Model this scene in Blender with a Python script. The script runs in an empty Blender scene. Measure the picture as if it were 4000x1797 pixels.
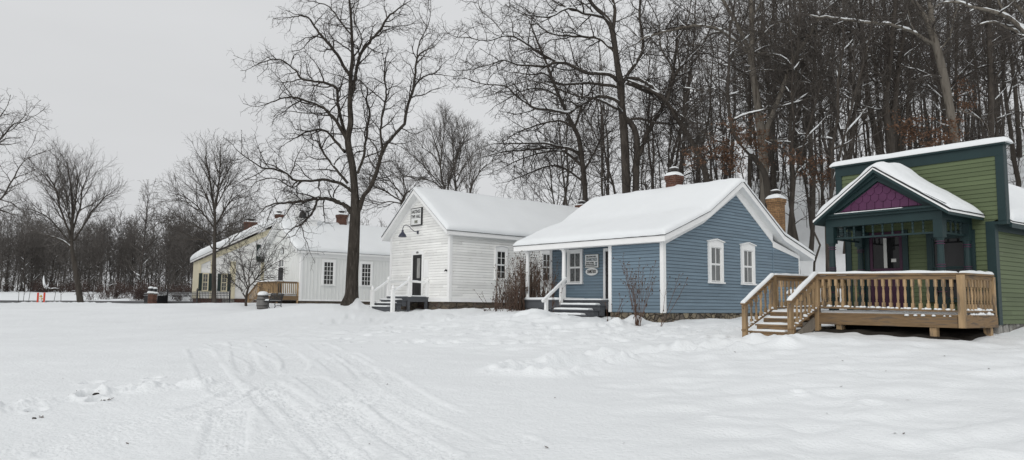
import bpy, bmesh, math, random
import numpy as np
from mathutils import Vector, Matrix, noise as mnoise

random.seed(7)
scene = bpy.context.scene
COL = scene.collection
RAD = math.radians

# ------------------------------------------------------------------ camera
F, CX, CY = 2930.0, 2000.0, 898.5
PITCH, ROLL = math.atan((1187 - CY) / F), 0.0112
EYE = np.array([0.0, 0.0, 1.6])
_r = np.array([1.0, 0, 0]); FWD = np.array([0, math.cos(PITCH), math.sin(PITCH)])
_u = np.array([0, -math.sin(PITCH), math.cos(PITCH)])
CR = math.cos(ROLL) * _r + math.sin(ROLL) * _u
CU = -math.sin(ROLL) * _r + math.cos(ROLL) * _u
def ray(px, py):
    return FWD * F + CR * (px - CX) - CU * (py - CY)
def at(px, py, Y):
    """world point seen at photo pixel (px, py) at forward distance Y"""
    d = ray(px, py); return EYE + d * (Y / d[1])
def proj(p):
    d = np.array(p, float) - EYE; z = d @ FWD
    return CX + F * (d @ CR) / z, CY - F * (d @ CU) / z
cam = bpy.data.cameras.new('camera'); cam_o = bpy.data.objects.new('camera', cam); COL.objects.link(cam_o)
cam.sensor_width = 36.0; cam.lens = 36.0 * F / 4000.0; cam.clip_end = 3000; cam.clip_start = 0.1
M = Matrix(((CR[0], CU[0], -FWD[0], EYE[0]), (CR[1], CU[1], -FWD[1], EYE[1]), (CR[2], CU[2], -FWD[2], EYE[2]), (0, 0, 0, 1)))
cam_o.matrix_world = M
scene.camera = cam_o

# ------------------------------------------------------------------ light
w = bpy.data.worlds.new('World'); scene.world = w; w.use_nodes = True
nt = w.node_tree; nt.nodes.clear()
SUN_EL, SUN_AZ = 30.0, -158.0            # sun behind the cloud, to the left
out = nt.nodes.new('ShaderNodeOutputWorld'); bg = nt.nodes.new('ShaderNodeBackground')
sky = nt.nodes.new('ShaderNodeTexSky'); sky.sky_type = 'NISHITA'; sky.sun_disc = False
sky.sun_elevation = RAD(SUN_EL); sky.sun_rotation = RAD(SUN_AZ); sky.dust_density = 4.0; sky.air_density = 1.0
hsv = nt.nodes.new('ShaderNodeHueSaturation'); hsv.inputs['Saturation'].default_value = 0.05
nt.links.new(sky.outputs[0], hsv.inputs['Color'])
tc = nt.nodes.new('ShaderNodeTexCoord'); sep = nt.nodes.new('ShaderNodeSeparateXYZ')
nt.links.new(tc.outputs['Generated'], sep.inputs[0])
mr = nt.nodes.new('ShaderNodeMapRange'); mr.inputs['From Min'].default_value = 0.0; mr.inputs['From Max'].default_value = 1.0
mr.inputs['To Min'].default_value = 1.10; mr.inputs['To Max'].default_value = 1.22
nt.links.new(sep.outputs['Z'], mr.inputs['Value'])
# thin even stratus: grey cloud light, faintly uneven, over the desaturated clear-sky light
nz = nt.nodes.new('ShaderNodeTexNoise'); nz.inputs['Scale'].default_value = 2.2; nz.inputs['Detail'].default_value = 4
mp = nt.nodes.new('ShaderNodeMapping'); mp.inputs['Scale'].default_value = (1, 1, 3.5)
nt.links.new(tc.outputs['Generated'], mp.inputs[0]); nt.links.new(mp.outputs[0], nz.inputs['Vector'])
mr2 = nt.nodes.new('ShaderNodeMapRange'); mr2.inputs['From Min'].default_value = 0.3; mr2.inputs['From Max'].default_value = 0.7
mr2.inputs['To Min'].default_value = 0.965; mr2.inputs['To Max'].default_value = 1.035
nt.links.new(nz.outputs['Fac'], mr2.inputs['Value'])
mul = nt.nodes.new('ShaderNodeMath'); mul.operation = 'MULTIPLY'
nt.links.new(mr.outputs[0], mul.inputs[0]); nt.links.new(mr2.outputs[0], mul.inputs[1])
grey = nt.nodes.new('ShaderNodeMix'); grey.data_type = 'RGBA'; grey.blend_type = 'MULTIPLY'; grey.inputs['Factor'].default_value = 1
grey.inputs['A'].default_value = (5.20, 5.28, 5.38, 1)
nt.links.new(mul.outputs[0], grey.inputs['B'])
mix = nt.nodes.new('ShaderNodeMix'); mix.data_type = 'RGBA'; mix.inputs['Factor'].default_value = 0.92
nt.links.new(hsv.outputs[0], mix.inputs['A']); nt.links.new(grey.outputs['Result'], mix.inputs['B'])
nt.links.new(mix.outputs['Result'], bg.inputs['Color']); bg.inputs['Strength'].default_value = 0.105
nt.links.new(bg.outputs[0], out.inputs['Surface'])
sun = bpy.data.lights.new('sun', 'SUN'); sun.energy = 0.85; sun.angle = RAD(50); sun.color = (1.0, 0.97, 0.93)
sun_o = bpy.data.objects.new('sun', sun); COL.objects.link(sun_o)
sun_o.rotation_euler = (RAD(90 - SUN_EL), 0, RAD(-SUN_AZ) + math.pi)
_sd = Vector((math.sin(RAD(SUN_AZ)) * math.cos(RAD(SUN_EL)), math.cos(RAD(SUN_AZ)) * math.cos(RAD(SUN_EL)), math.sin(RAD(SUN_EL))))
sun_o.rotation_euler = _sd.to_track_quat('Z', 'Y').to_euler()
vs = scene.view_settings
scene.display_settings.display_device = 'sRGB'
vs.view_transform = 'Standard'; vs.look = 'None'; vs.gamma = 1; vs.exposure = 0.17; vs.use_curve_mapping = False

# ------------------------------------------------------------------ materials
def lin(c):
    return tuple(((x / 255) / 12.92 if x / 255 <= 0.04045 else ((x / 255 + 0.055) / 1.055) ** 2.4) for x in c) + (1,)
MATS = {}
def mat(name, base, rough=0.8, var=0.12, vscale=(3, 3, 3), bump=0.0, bscale=(8, 8, 8), spec=0.3, dirt=None, detail=4, bdist=0.02, boards=0.0, each=0.0):
    """principled surface: base colour, soft noise variation, optional dirt colour (rgb, amount, scale) and noise bump"""
    m = bpy.data.materials.new(name); m.use_nodes = True; n = m.node_tree; b = n.nodes['Principled BSDF']
    b.inputs['Roughness'].default_value = rough; b.inputs['Specular IOR Level'].default_value = spec
    t = n.nodes.new('ShaderNodeTexCoord')
    def noise(scale, det=4):
        mpn = n.nodes.new('ShaderNodeMapping'); mpn.inputs['Scale'].default_value = scale
        n.links.new(t.outputs['Object'], mpn.inputs[0])
        x = n.nodes.new('ShaderNodeTexNoise'); x.inputs['Scale'].default_value = 1.0; x.inputs['Detail'].default_value = det
        n.links.new(mpn.outputs[0], x.inputs['Vector']); return x
    x = noise(vscale, detail)
    r = n.nodes.new('ShaderNodeMapRange'); r.inputs['From Min'].default_value = 0.25; r.inputs['From Max'].default_value = 0.75
    r.inputs['To Min'].default_value = 1 - var; r.inputs['To Max'].default_value = 1 + var
    n.links.new(x.outputs['Fac'], r.inputs['Value'])
    mx = n.nodes.new('ShaderNodeMix'); mx.data_type = 'RGBA'; mx.blend_type = 'MULTIPLY'; mx.inputs['Factor'].default_value = 1
    mx.inputs['A'].default_value = base if len(base) == 4 else tuple(base) + (1,)
    n.links.new(r.outputs[0], mx.inputs['B'])
    col = mx.outputs['Result']
    def times(col, lo_, hi_, src):
        rr = n.nodes.new('ShaderNodeMapRange'); rr.inputs['To Min'].default_value = lo_; rr.inputs['To Max'].default_value = hi_; n.links.new(src, rr.inputs['Value'])
        m3 = n.nodes.new('ShaderNodeMix'); m3.data_type = 'RGBA'; m3.blend_type = 'MULTIPLY'; m3.inputs['Factor'].default_value = 1
        n.links.new(col, m3.inputs['A']); n.links.new(rr.outputs[0], m3.inputs['B']); return m3.outputs['Result']
    if boards:      # every board took the paint and the weather a little differently
        sp_ = n.nodes.new('ShaderNodeSeparateXYZ'); n.links.new(t.outputs['Object'], sp_.inputs[0])
        def op(o_, a, b): k = n.nodes.new('ShaderNodeMath'); k.operation = o_; [n.links.new(v, k.inputs[i]) if hasattr(v, 'is_linked') else setattr(k.inputs[i], 'default_value', v) for i, v in enumerate((a, b))]; return k.outputs[0]
        row = op('FLOOR', op('DIVIDE', op('ADD', sp_.outputs[2], 0.001), boards), 0.0); run = op('ADD', sp_.outputs[0], sp_.outputs[1])
        colm = op('FLOOR', op('ADD', op('DIVIDE', run, 2.9), op('MULTIPLY', row, 0.37)), 0.0)
        cx = n.nodes.new('ShaderNodeCombineXYZ'); n.links.new(row, cx.inputs[0]); n.links.new(colm, cx.inputs[1])
        wn = n.nodes.new('ShaderNodeTexWhiteNoise'); n.links.new(cx.outputs[0], wn.inputs['Vector']); col = times(col, 0.90, 1.08, wn.outputs['Value'])
    if each:
        oi = n.nodes.new('ShaderNodeObjectInfo'); col = times(col, 1 - each, 1 + each, oi.outputs['Random'])
    if dirt:
        dc, amt, ds, thr = dirt
        y = noise(ds, 6); rr = n.nodes.new('ShaderNodeMapRange')
        rr.inputs['From Min'].default_value = thr; rr.inputs['From Max'].default_value = thr + 0.08
        rr.inputs['To Max'].default_value = amt; n.links.new(y.outputs['Fac'], rr.inputs['Value'])
        m2 = n.nodes.new('ShaderNodeMix'); m2.data_type = 'RGBA'; n.links.new(rr.outputs[0], m2.inputs['Factor'])
        n.links.new(col, m2.inputs['A']); m2.inputs['B'].default_value = tuple(dc) + (1,); col = m2.outputs['Result']
    n.links.new(col, b.inputs['Base Color'])
    if bump:
        z = noise(bscale, 5); bp = n.nodes.new('ShaderNodeBump'); bp.inputs['Strength'].default_value = bump; bp.inputs['Distance'].default_value = bdist
        n.links.new(z.outputs['Fac'], bp.inputs['Height']); n.links.new(bp.outputs[0], b.inputs['Normal'])
    MATS[name] = m; return m

mat('snow', (0.815, 0.838, 0.850), 0.75, 0.02, (0.6, 0.6, 0.6), 0.35, (9, 9, 9), 0.25, bdist=0.03)
mat('snow_ground', (0.815, 0.838, 0.850), 0.75, 0.04, (0.35, 0.35, 0.35), 0.75, (20, 20, 20), 0.25, bdist=0.03)
mat('white_paint', (0.885, 0.885, 0.865), 0.6, 0.05, (1.5, 1.5, 1.5), boards=.128, dirt=((0.42, 0.38, 0.31), 0.55, (7, 7, 9), 0.66))
mat('trim_white', (0.87, 0.872, 0.865), 0.5, 0.03)
mat('school_white', (0.76, 0.77, 0.755), 0.6, 0.04, (2, 2, 0.5), dirt=((0.5, 0.45, 0.36), 0.4, (9, 9, 1.2), 0.66))
mat('cream_paint', (0.75, 0.69, 0.51), 0.6, 0.06)
mat('blue_paint', (0.170, 0.236, 0.292), 0.42, 0.10, (0.9, 0.9, 9.0), boards=.121, dirt=((0.22, 0.25, 0.27), 0.5, (5, 5, 9), 0.66))
mat('green_paint', (0.108, 0.138, 0.070), 0.6, 0.08, (0.8, 0.8, 8), boards=.101, dirt=((0.15, 0.165, 0.11), 0.5, (4, 4, 8), 0.66))
mat('teal_paint', (0.016, 0.036, 0.038), 0.5, 0.10)
mat('purple_paint', (0.088, 0.027, 0.072), 0.55, 0.12, (5, 5, 5))
mat('plum_shaded', (0.048, 0.017, 0.038), 0.5, 0.12, (5, 5, 5))  # purple darkened so the door colour carries the porch shade
mat('magenta_paint', (0.10, 0.03, 0.075), 0.5, 0.05)
mat('grey_paint', (0.085, 0.09, 0.10), 0.6, 0.1)
mat('black_paint', (0.018, 0.018, 0.02), 0.45, 0.1)
mat('shingle', (0.03, 0.03, 0.032), 0.9, 0.3, (20, 20, 20))
mat('iron', (0.014, 0.014, 0.016), 0.4, 0.1, spec=0.5)
mat('shutter_green', (0.025, 0.04, 0.036), 0.6, 0.1)
mat('lamp_navy', (0.03, 0.034, 0.06), 0.35, 0.05, spec=0.5)
mat('letter_black', (0.015, 0.015, 0.015), 0.6, 0.02)
mat('letter_grey', (0.10, 0.13, 0.15), 0.6, 0.02)
mat('letter_olive', (0.05, 0.055, 0.015), 0.6, 0.02)
mat('sign_white', (0.78, 0.79, 0.78), 0.5, 0.03)
mat('deck_wood', (0.35, 0.243, 0.138), 0.75, 0.34, (9, 9, 1.6), 0.35, (30, 30, 4), 0.2, dirt=((0.135, 0.108, 0.085), 0.8, (12, 12, 2), 0.53), each=.25)
mat('deck_board', (0.255, 0.170, 0.095), 0.75, 0.32, (2.0, 2.0, 26), 0.3, (4, 4, 40), 0.2, dirt=((0.115, 0.09, 0.07), 0.85, (2.0, 2.0, 26), 0.52), each=.22)
mat('grey_wood', (0.22, 0.195, 0.165), 0.8, 0.25, (10, 10, 2), 0.4, (40, 40, 4))
mat('barrel_wood', (0.17, 0.165, 0.16), 0.8, 0.3, (14, 14, 1.5), 0.4, (40, 40, 3))
mat('bark_dark', (0.062, 0.054, 0.047), 0.95, 0.35, (6, 6, 1.5), 1.0, (11, 11, 2.2), 0.1, dirt=((0.13, 0.11, 0.09), 0.5, (16, 16, 3), 0.58), bdist=0.05)
mat('bark_rough', (0.046, 0.040, 0.034), 0.95, 0.45, (7, 7, 1.5), 1.0, (13, 13, 2.4), 0.1, dirt=((0.11, 0.098, 0.085), 0.6, (18, 18, 3), 0.56), bdist=0.06)
mat('bark_pale', (0.165, 0.148, 0.126), 0.95, 0.35, (5, 5, 1.0), 1.0, (10, 10, 1.5), 0.1, dirt=((0.05, 0.04, 0.032), 0.7, (9, 9, 1.2), 0.55), bdist=0.05)
mat('bark_grey', (0.068, 0.060, 0.052), 0.95, 0.35, (4, 4, 0.8), 0.6, (9, 9, 2), 0.1)
mat('twig_far', (0.115, 0.105, 0.097), 0.9, 0.3)
mat('bark_far', (0.060, 0.053, 0.048), 0.95, 0.35, (4, 4, .8))
mat('twig_dark', (0.048, 0.041, 0.036), 0.9, 0.2)
mat('twig_grey', (0.080, 0.070, 0.062), 0.9, 0.25)
mat('twig_red', (0.072, 0.050, 0.043), 0.9, 0.25)
mat('leaf_rust', (0.125, 0.070, 0.043), 0.8, 0.35, (6, 6, 6))
mat('lap_shade_white', (0.60, 0.60, 0.58), 0.9, 0.5, (2.5, 2.5, 2.5))  # strip colours that paint the shadow under each clapboard
mat('lap_shade_blue', (0.035, 0.05, 0.062), 0.8, 0.3)
mat('lap_shade_green', (0.03, 0.04, 0.02), 0.8, 0.3)
mat('stalk', (0.125, 0.075, 0.055), 0.9, 0.25)
mat('dead_leaf', (0.092, 0.066, 0.052), 0.9, 0.35, (20, 20, 20))
mat('stalk_pale', (0.23, 0.18, 0.145), 0.9, 0.25)
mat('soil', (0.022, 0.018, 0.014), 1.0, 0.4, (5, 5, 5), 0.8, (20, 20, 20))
mat('asphalt', (0.055, 0.057, 0.06), 0.6, 0.35, (0.25, 0.9, 1), 0.2)
mat('red_post', (0.55, 0.06, 0.03), 0.5, 0.1)
mat('yellow_cap', (0.6, 0.42, 0.05), 0.5, 0.1)
mat('flue_metal', (0.05, 0.045, 0.042), 0.5, 0.2)
mat('curtain_and_glare', (0.30, 0.30, 0.29), 0.9, 0.35, (22, 22, 3), 0.0)
mat('lace', (0.28, 0.28, 0.27), 0.9, 0.75, (26, 26, 30), 0.0)
mat('interior', (0.03, 0.03, 0.03), 0.8, 0.5, (2.2, 2.2, 1.6))
mat('paper', (0.55, 0.55, 0.53), 0.8, 0.1)
mat('bell_metal', (0.02, 0.02, 0.02), 0.45, 0.2, spec=0.5)
def glass_mat(name, base, rough=0.06, var=0.4, vs_=(3, 3, 2)):
    m = mat(name, base, rough, var, vs_, spec=0.55); return m
glass_mat('pane_dark', (0.030, 0.030, 0.029), 0.05, 0.75, (4, 4, 2.5))
glass_mat('pane_lace', (0.10, 0.105, 0.105), 0.15, 0.8, (18, 18, 12))
glass_mat('pane_curtain', (0.15, 0.155, 0.155), 0.15, 0.55, (14, 14, 1.5))
mat('pane_shop', (0.016, 0.016, 0.017), 0.03, 0.6, (2.5, 2.5, 1.2), spec=0.3)

def brick_mat(name, c1, c2, mortar, sc=(1, 1)):
    m = bpy.data.materials.new(name); m.use_nodes = True; n = m.node_tree; b = n.nodes['Principled BSDF']
    b.inputs['Roughness'].default_value = 0.9; b.inputs['Specular IOR Level'].default_value = 0.15
    t = n.nodes.new('ShaderNodeTexCoord'); s = n.nodes.new('ShaderNodeSeparateXYZ'); n.links.new(t.outputs['Object'], s.inputs[0])
    a = n.nodes.new('ShaderNodeMath'); a.operation = 'ADD'; n.links.new(s.outputs[0], a.inputs[0]); n.links.new(s.outputs[1], a.inputs[1])
    c = n.nodes.new('ShaderNodeCombineXYZ'); n.links.new(a.outputs[0], c.inputs[0]); n.links.new(s.outputs[2], c.inputs[1])
    k = n.nodes.new('ShaderNodeTexBrick'); n.links.new(c.outputs[0], k.inputs['Vector'])
    k.inputs['Color1'].default_value = c1 + (1,); k.inputs['Color2'].default_value = c2 + (1,); k.inputs['Mortar'].default_value = mortar + (1,)
    k.inputs['Scale'].default_value = 1.0; k.inputs['Brick Width'].default_value = 0.21; k.inputs['Row Height'].default_value = 0.078
    k.inputs['Mortar Size'].default_value = 0.008; k.inputs['Bias'].default_value = -0.1
    x = n.nodes.new('ShaderNodeTexNoise'); x.inputs['Scale'].default_value = 9; n.links.new(t.outputs['Object'], x.inputs['Vector'])
    mx = n.nodes.new('ShaderNodeMix'); mx.data_type = 'RGBA'; mx.blend_type = 'OVERLAY'; mx.inputs['Factor'].default_value = 0.5
    n.links.new(k.outputs['Color'], mx.inputs['A']); n.links.new(x.outputs['Fac'], mx.inputs['B']); n.links.new(mx.outputs['Result'], b.inputs['Base Color'])
    bp = n.nodes.new('ShaderNodeBump'); bp.inputs['Strength'].default_value = 0.6; bp.inputs['Distance'].default_value = 0.02; bp.invert = True
    n.links.new(k.outputs['Fac'], bp.inputs['Height']); n.links.new(bp.outputs[0], b.inputs['Normal'])
    MATS[name] = m
brick_mat('brick_red', (0.135, 0.058, 0.040), (0.085, 0.038, 0.028), (0.16, 0.13, 0.11))
brick_mat('brick_tan', (0.33, 0.20, 0.10), (0.22, 0.125, 0.065), (0.09, 0.07, 0.055))
def stone_mat(name, cols, mortar, scale, edge, flat=(1, 1, 1)):
    m = bpy.data.materials.new(name); m.use_nodes = True; n = m.node_tree; b = n.nodes['Principled BSDF']
    b.inputs['Roughness'].default_value = 0.9; b.inputs['Specular IOR Level'].default_value = 0.2
    t = n.nodes.new('ShaderNodeTexCoord'); mpn = n.nodes.new('ShaderNodeMapping'); mpn.inputs['Scale'].default_value = flat
    n.links.new(t.outputs['Object'], mpn.inputs[0])
    def vor(feat):
        v = n.nodes.new('ShaderNodeTexVoronoi'); v.feature = feat; v.inputs['Scale'].default_value = scale; v.inputs['Randomness'].default_value = 0.9
        n.links.new(mpn.outputs[0], v.inputs['Vector']); return v
    v1, v2 = vor('F1'), vor('DISTANCE_TO_EDGE')
    s = n.nodes.new('ShaderNodeSeparateColor'); n.links.new(v1.outputs['Color'], s.inputs[0])
    cr = n.nodes.new('ShaderNodeValToRGB'); e = cr.color_ramp
    while len(e.elements) < len(cols): e.elements.new(0.5)
    for i, c in enumerate(cols): e.elements[i].position = i / (len(cols) - 1); e.elements[i].color = c + (1,)
    n.links.new(s.outputs[0], cr.inputs[0])
    r = n.nodes.new('ShaderNodeMapRange'); r.inputs['From Min'].default_value = edge * 0.5; r.inputs['From Max'].default_value = edge
    n.links.new(v2.outputs['Distance'], r.inputs['Value'])
    x = n.nodes.new('ShaderNodeTexNoise'); x.inputs['Scale'].default_value = 14; n.links.new(t.outputs['Object'], x.inputs['Vector'])
    ov = n.nodes.new('ShaderNodeMix'); ov.data_type = 'RGBA'; ov.blend_type = 'OVERLAY'; ov.inputs['Factor'].default_value = 0.6
    n.links.new(cr.outputs[0], ov.inputs['A']); n.links.new(x.outputs['Fac'], ov.inputs['B'])
    mx = n.nodes.new('ShaderNodeMix'); mx.data_type = 'RGBA'; n.links.new(r.outputs[0], mx.inputs['Factor'])
    mx.inputs['A'].default_value = mortar + (1,); n.links.new(ov.outputs['Result'], mx.inputs['B']); n.links.new(mx.outputs['Result'], b.inputs['Base Color'])
    r2 = n.nodes.new('ShaderNodeMapRange'); r2.inputs['From Max'].default_value = edge * 3.5; n.links.new(v2.outputs['Distance'], r2.inputs['Value'])
    bp = n.nodes.new('ShaderNodeBump'); bp.inputs['Strength'].default_value = 1.0; bp.inputs['Distance'].default_value = 0.06
    n.links.new(r2.outputs[0], bp.inputs['Height']); n.links.new(bp.outputs[0], b.inputs['Normal'])
    MATS[name] = m
stone_mat('fieldstone', [(0.10, 0.085, 0.065), (0.26, 0.22, 0.16), (0.15, 0.13, 0.11), (0.33, 0.28, 0.2), (0.12, 0.10, 0.09)], (0.05, 0.043, 0.035), 4.2, 0.05)
stone_mat('cutstone', [(0.10, 0.085, 0.065), (0.15, 0.12, 0.09), (0.075, 0.065, 0.055), (0.14, 0.085, 0.07)], (0.10, 0.09, 0.08), 2.6, 0.035, (0.7, 0.7, 1.5))
stone_mat('concrete_stone', [(0.24, 0.23, 0.21), (0.32, 0.31, 0.29), (0.20, 0.19, 0.17)], (0.17, 0.16, 0.15), 3.0, 0.03)

# ------------------------------------------------------------------ mesh helpers
class MB:
    def __init__(s): s.v = []; s.f = []
    def poly(s, pts):
        k = len(s.v); s.v += [tuple(map(float, p)) for p in pts]; s.f.append(list(range(k, k + len(pts)))); return s
    def loft(s, A, B, caps=True):
        n = len(A); k = len(s.v); s.v += [tuple(map(float, p)) for p in A] + [tuple(map(float, p)) for p in B]
        for i in range(n):
            j = (i + 1) % n; s.f.append([k + i, k + j, k + n + j, k + n + i])
        if caps: s.f.append([k + i for i in range(n)][::-1]); s.f.append([k + n + i for i in range(n)])
        return s
    def box(s, P, a0, a1, d0, d1, z0, z1):
        return s.loft([P(a0, d0, z0), P(a1, d0, z0), P(a1, d1, z0), P(a0, d1, z0)], [P(a0, d0, z1), P(a1, d0, z1), P(a1, d1, z1), P(a0, d1, z1)])
    def bar(s, p, q, w, h, up=(0, 0, 1)):
        """rectangular bar from p to q: w across, h along up"""
        p, q, up = Vector(p), Vector(q), Vector(up); t = (q - p).normalized(); x = t.cross(up)
        if x.length < 1e-4: x = t.cross(Vector((1, 0, 0)))
        x.normalize(); u = x.cross(t); o = [x * (a * w / 2) + u * (b * h / 2) for a, b in ((-1, -1), (1, -1), (1, 1), (-1, 1))]
        return s.loft([p + i for i in o], [q + i for i in o])
    def tube(s, pts, r, n=8):
        pts = [Vector(p) for p in pts]; rs = r if isinstance(r, (list, tuple)) else [r] * len(pts)
        ax = (pts[-1] - pts[0]).normalized(); ref = Vector((0, 0, 1)) if abs(ax.z) < 0.8 else Vector((1, 0, 0)); rings = []
        for i, p in enumerate(pts):
            t = (pts[min(i + 1, len(pts) - 1)] - pts[max(i - 1, 0)]).normalized(); x = t.cross(ref)
            if x.length < 1e-3: x = t.cross(Vector((0, 1, 0)))
            x.normalize(); y = x.cross(t)
            rings.append([p + x * (rs[i] * math.cos(2 * math.pi * k / n)) + y * (rs[i] * math.sin(2 * math.pi * k / n)) for k in range(n)])
        return s.rings(rings)
    def rings(s, rings, caps=True):
        n = len(rings[0]); k = len(s.v)
        for R in rings: s.v += [tuple(map(float, p)) for p in R]
        for a in range(len(rings) - 1):
            for i in range(n):
                j = (i + 1) % n; b = k + a * n; s.f.append([b + i, b + j, b + n + j, b + n + i])
        if caps:
            s.f.append([k + i for i in range(n)][::-1]); b = k + (len(rings) - 1) * n; s.f.append([b + i for i in range(n)])
        return s
    def lathe(s, c, prof, n=12, ang=0.0):
        return s.rings([[(c[0] + r * math.cos(2 * math.pi * (k + ang) / n), c[1] + r * math.sin(2 * math.pi * (k + ang) / n), c[2] + z) for k in range(n)] for r, z in prof])
    def build(s, name, m, parent=None, smooth=False):
        me = bpy.data.meshes.new(name); me.from_pydata(s.v, [], s.f); me.materials.append(MATS[m] if isinstance(m, str) else m)
        bm = bmesh.new(); bm.from_mesh(me); bmesh.ops.recalc_face_normals(bm, faces=bm.faces); bm.to_mesh(me); bm.free()
        if smooth: me.polygons.foreach_set('use_smooth', [True] * len(me.polygons))
        o = bpy.data.objects.new(name, me); COL.objects.link(o)
        if parent: o.parent = parent
        return o
def tag(o, label=None, cat=None, group=None, kind=None):
    if label: o['label'] = label
    if cat: o['category'] = cat
    if group: o['group'] = group
    if kind: o['kind'] = kind
    return o
def empty(name, loc, deg=0.0):
    o = bpy.data.objects.new(name, None); COL.objects.link(o); o.location = tuple(float(x) for x in loc); o.rotation_euler = (0, 0, RAD(deg)); o.empty_display_size = 0.2
    return o
def copy_tree(o, parent=None):
    c = o.copy(); COL.objects.link(c); c.parent = parent
    for ch in list(o.children): copy_tree(ch, c)
    return c
def XYZ(x, y, z): return (x, y, z)
def FX(x0):   # wall plane x = x0 facing -x : a runs along +y, d outward
    return lambda a, d, z: (x0 - d, a, z)
def FY(y0):   # wall plane y = y0 facing -y : a runs along +x, d outward
    return lambda a, d, z: (a, y0 - d, z)

def lap(mb, P, z0, lo, hi, ztop, ex, lip=0.028, rng=random):
    """clapboard courses between lo(z) and hi(z)"""
    z = z0
    while z < ztop - 0.01:
        z1 = min(z + ex, ztop); l = lip * rng.uniform(0.85, 1.15)
        a0, b0, a1, b1 = lo(z), hi(z), lo(z1), hi(z1)
        if b0 - a0 < 0.02: break
        if b1 < a1: a1 = b1 = (a1 + b1) / 2
        mb.poly([P(a0, l, z), P(b0, l, z), P(b1, 0.006, z1), P(a1, 0.006, z1)])
        mb.poly([P(a0, l, z), P(b0, l, z), P(b0, -0.002, z), P(a0, -0.002, z)])
        z = z1
def lap_shadows(mb, P, z0, lo, hi, ztop, ex, h=0.011, d=0.0125):
    """thin darker strip painting the shadow line under each clapboard"""
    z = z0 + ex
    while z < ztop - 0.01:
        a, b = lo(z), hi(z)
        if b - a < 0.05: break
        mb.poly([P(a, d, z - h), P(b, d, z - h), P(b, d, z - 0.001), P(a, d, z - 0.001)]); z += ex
def plin(pts):
    xs = [p[0] for p in pts]; ys = [p[1] for p in pts]
    return lambda v: float(np.interp(v, xs, ys))
def snow_sheet(mb, fn, na, nb, T, La, Lb, rnd=0.25, amp=0.15, nsc=1.3, seed=0.0, wob=0.0, rndb=None, tf=None):
    """closed snow layer over fn(s,t)->(point, normal); thickness T rounded off at the rims"""
    def samp(n, L, rnd=rnd):
        k = [0, .012, .03, .06, .1, .16, .24]; e = [x * 3 * rnd / max(L, rnd * 3.2) for x in k]; m = e[-1]
        mid = [m + (1 - 2 * m) * i / n for i in range(1, n)]; return e + mid + [1 - x for x in e[::-1]]
    rb_ = rndb or rnd; S, Tt = samp(na, La), samp(nb, Lb, rb_)
    def edge(x, L, rnd=rnd):
        d = min(x, 1 - x) * L / rnd
        return 1.0 if d >= 1 else (1 - (1 - d) ** 2.2) ** (1 / 2.2)
    top = []; bot = []
    for s_ in S:
        rt = []; rb = []
        for t_ in Tt:
            p, nrm = fn(s_, t_); p = Vector(p); nrm = Vector(nrm)
            nv = mnoise.noise((p * nsc) + Vector((seed, seed * 1.7, 3.1))); n2 = mnoise.noise((p * nsc * 5) + Vector((seed, 9.2, 3.1)))
            h = T * (tf(s_) if tf else 1) * edge(s_, La) * edge(t_, Lb, rb_) * (1 + amp * nv + 0.35 * amp * n2)
            rt.append(p + nrm * h + Vector((0, 0, wob * n2))); rb.append(p - nrm * 0.004)
        top.append(rt); bot.append(rb)
    A, B = len(S), len(Tt); k = len(mb.v)
    for g in (top, bot):
        for row in g: mb.v += [tuple(p) for p in row]
    for i in range(A - 1):
        for j in range(B - 1):
            q = [k + i * B + j, k + i * B + j + 1, k + (i + 1) * B + j + 1, k + (i + 1) * B + j]
            mb.f.append(q); mb.f.append([x + A * B for x in q][::-1])
    return mb
def flat_snow(mb, c0, c1, z, T, rnd=0.05, seed=0.0, n=6, amp=0.25, nsc=4):
    x0, y0 = c0; x1, y1 = c1
    return snow_sheet(mb, lambda s, t: ((x0 + (x1 - x0) * s, y0 + (y1 - y0) * t, z), (0, 0, 1)), n, n, T, abs(x1 - x0), abs(y1 - y0), rnd, amp, nsc, seed)
def rail_snow(mb, p, q, wdt, T, seed=0.0, n=10):
    p, q = Vector(p), Vector(q); t = (q - p); x = t.cross(Vector((0, 0, 1))).normalized(); nrm = x.cross(t.normalized())
    return snow_sheet(mb, lambda s, u: (p + t * s + x * (wdt * (u - 0.5)), nrm), n, 2, T, t.length, wdt, wdt * 0.45, 0.45, 3.0, seed)
def lumps(mb, p, q, n, r, rng, flat=0.7):
    """row of little snow clumps between p and q"""
    p, q = Vector(p), Vector(q)
    for i in range(n):
        c = p.lerp(q, (i + rng.uniform(.15, .85)) / n); a = r * rng.uniform(0.6, 1.35); h = a * flat * rng.uniform(.8, 1.3)
        mb.lathe(c, [(a * 0.92, -0.004), (a, h * 0.35), (a * 0.8, h * 0.75), (a * 0.4, h), (0.004, h * 1.05)], 7, rng.random())
def profile_prism(mb, mp, top, thick, b0, b1, drop=False):
    """extrude a roof profile: top polyline (a,z) and the same polyline moved down by thick"""
    n = len(top); nr = []
    for i in range(n):
        p, q = top[max(i - 1, 0)], top[min(i + 1, n - 1)]
        dx, dz = q[0] - p[0], q[1] - p[1]; L = math.hypot(dx, dz); nr.append((-dz / L, dx / L))
    low = [(p[0], p[1] - thick * 1.12) if drop else (p[0] - thick * m[0], p[1] - thick * m[1]) for p, m in zip(top, nr)]
    for i in range(n - 1):
        sec = [top[i], top[i + 1], low[i + 1], low[i]]
        mb.loft([mp(a, b0, z) for a, z in sec], [mp(a, b1, z) for a, z in sec])
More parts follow.
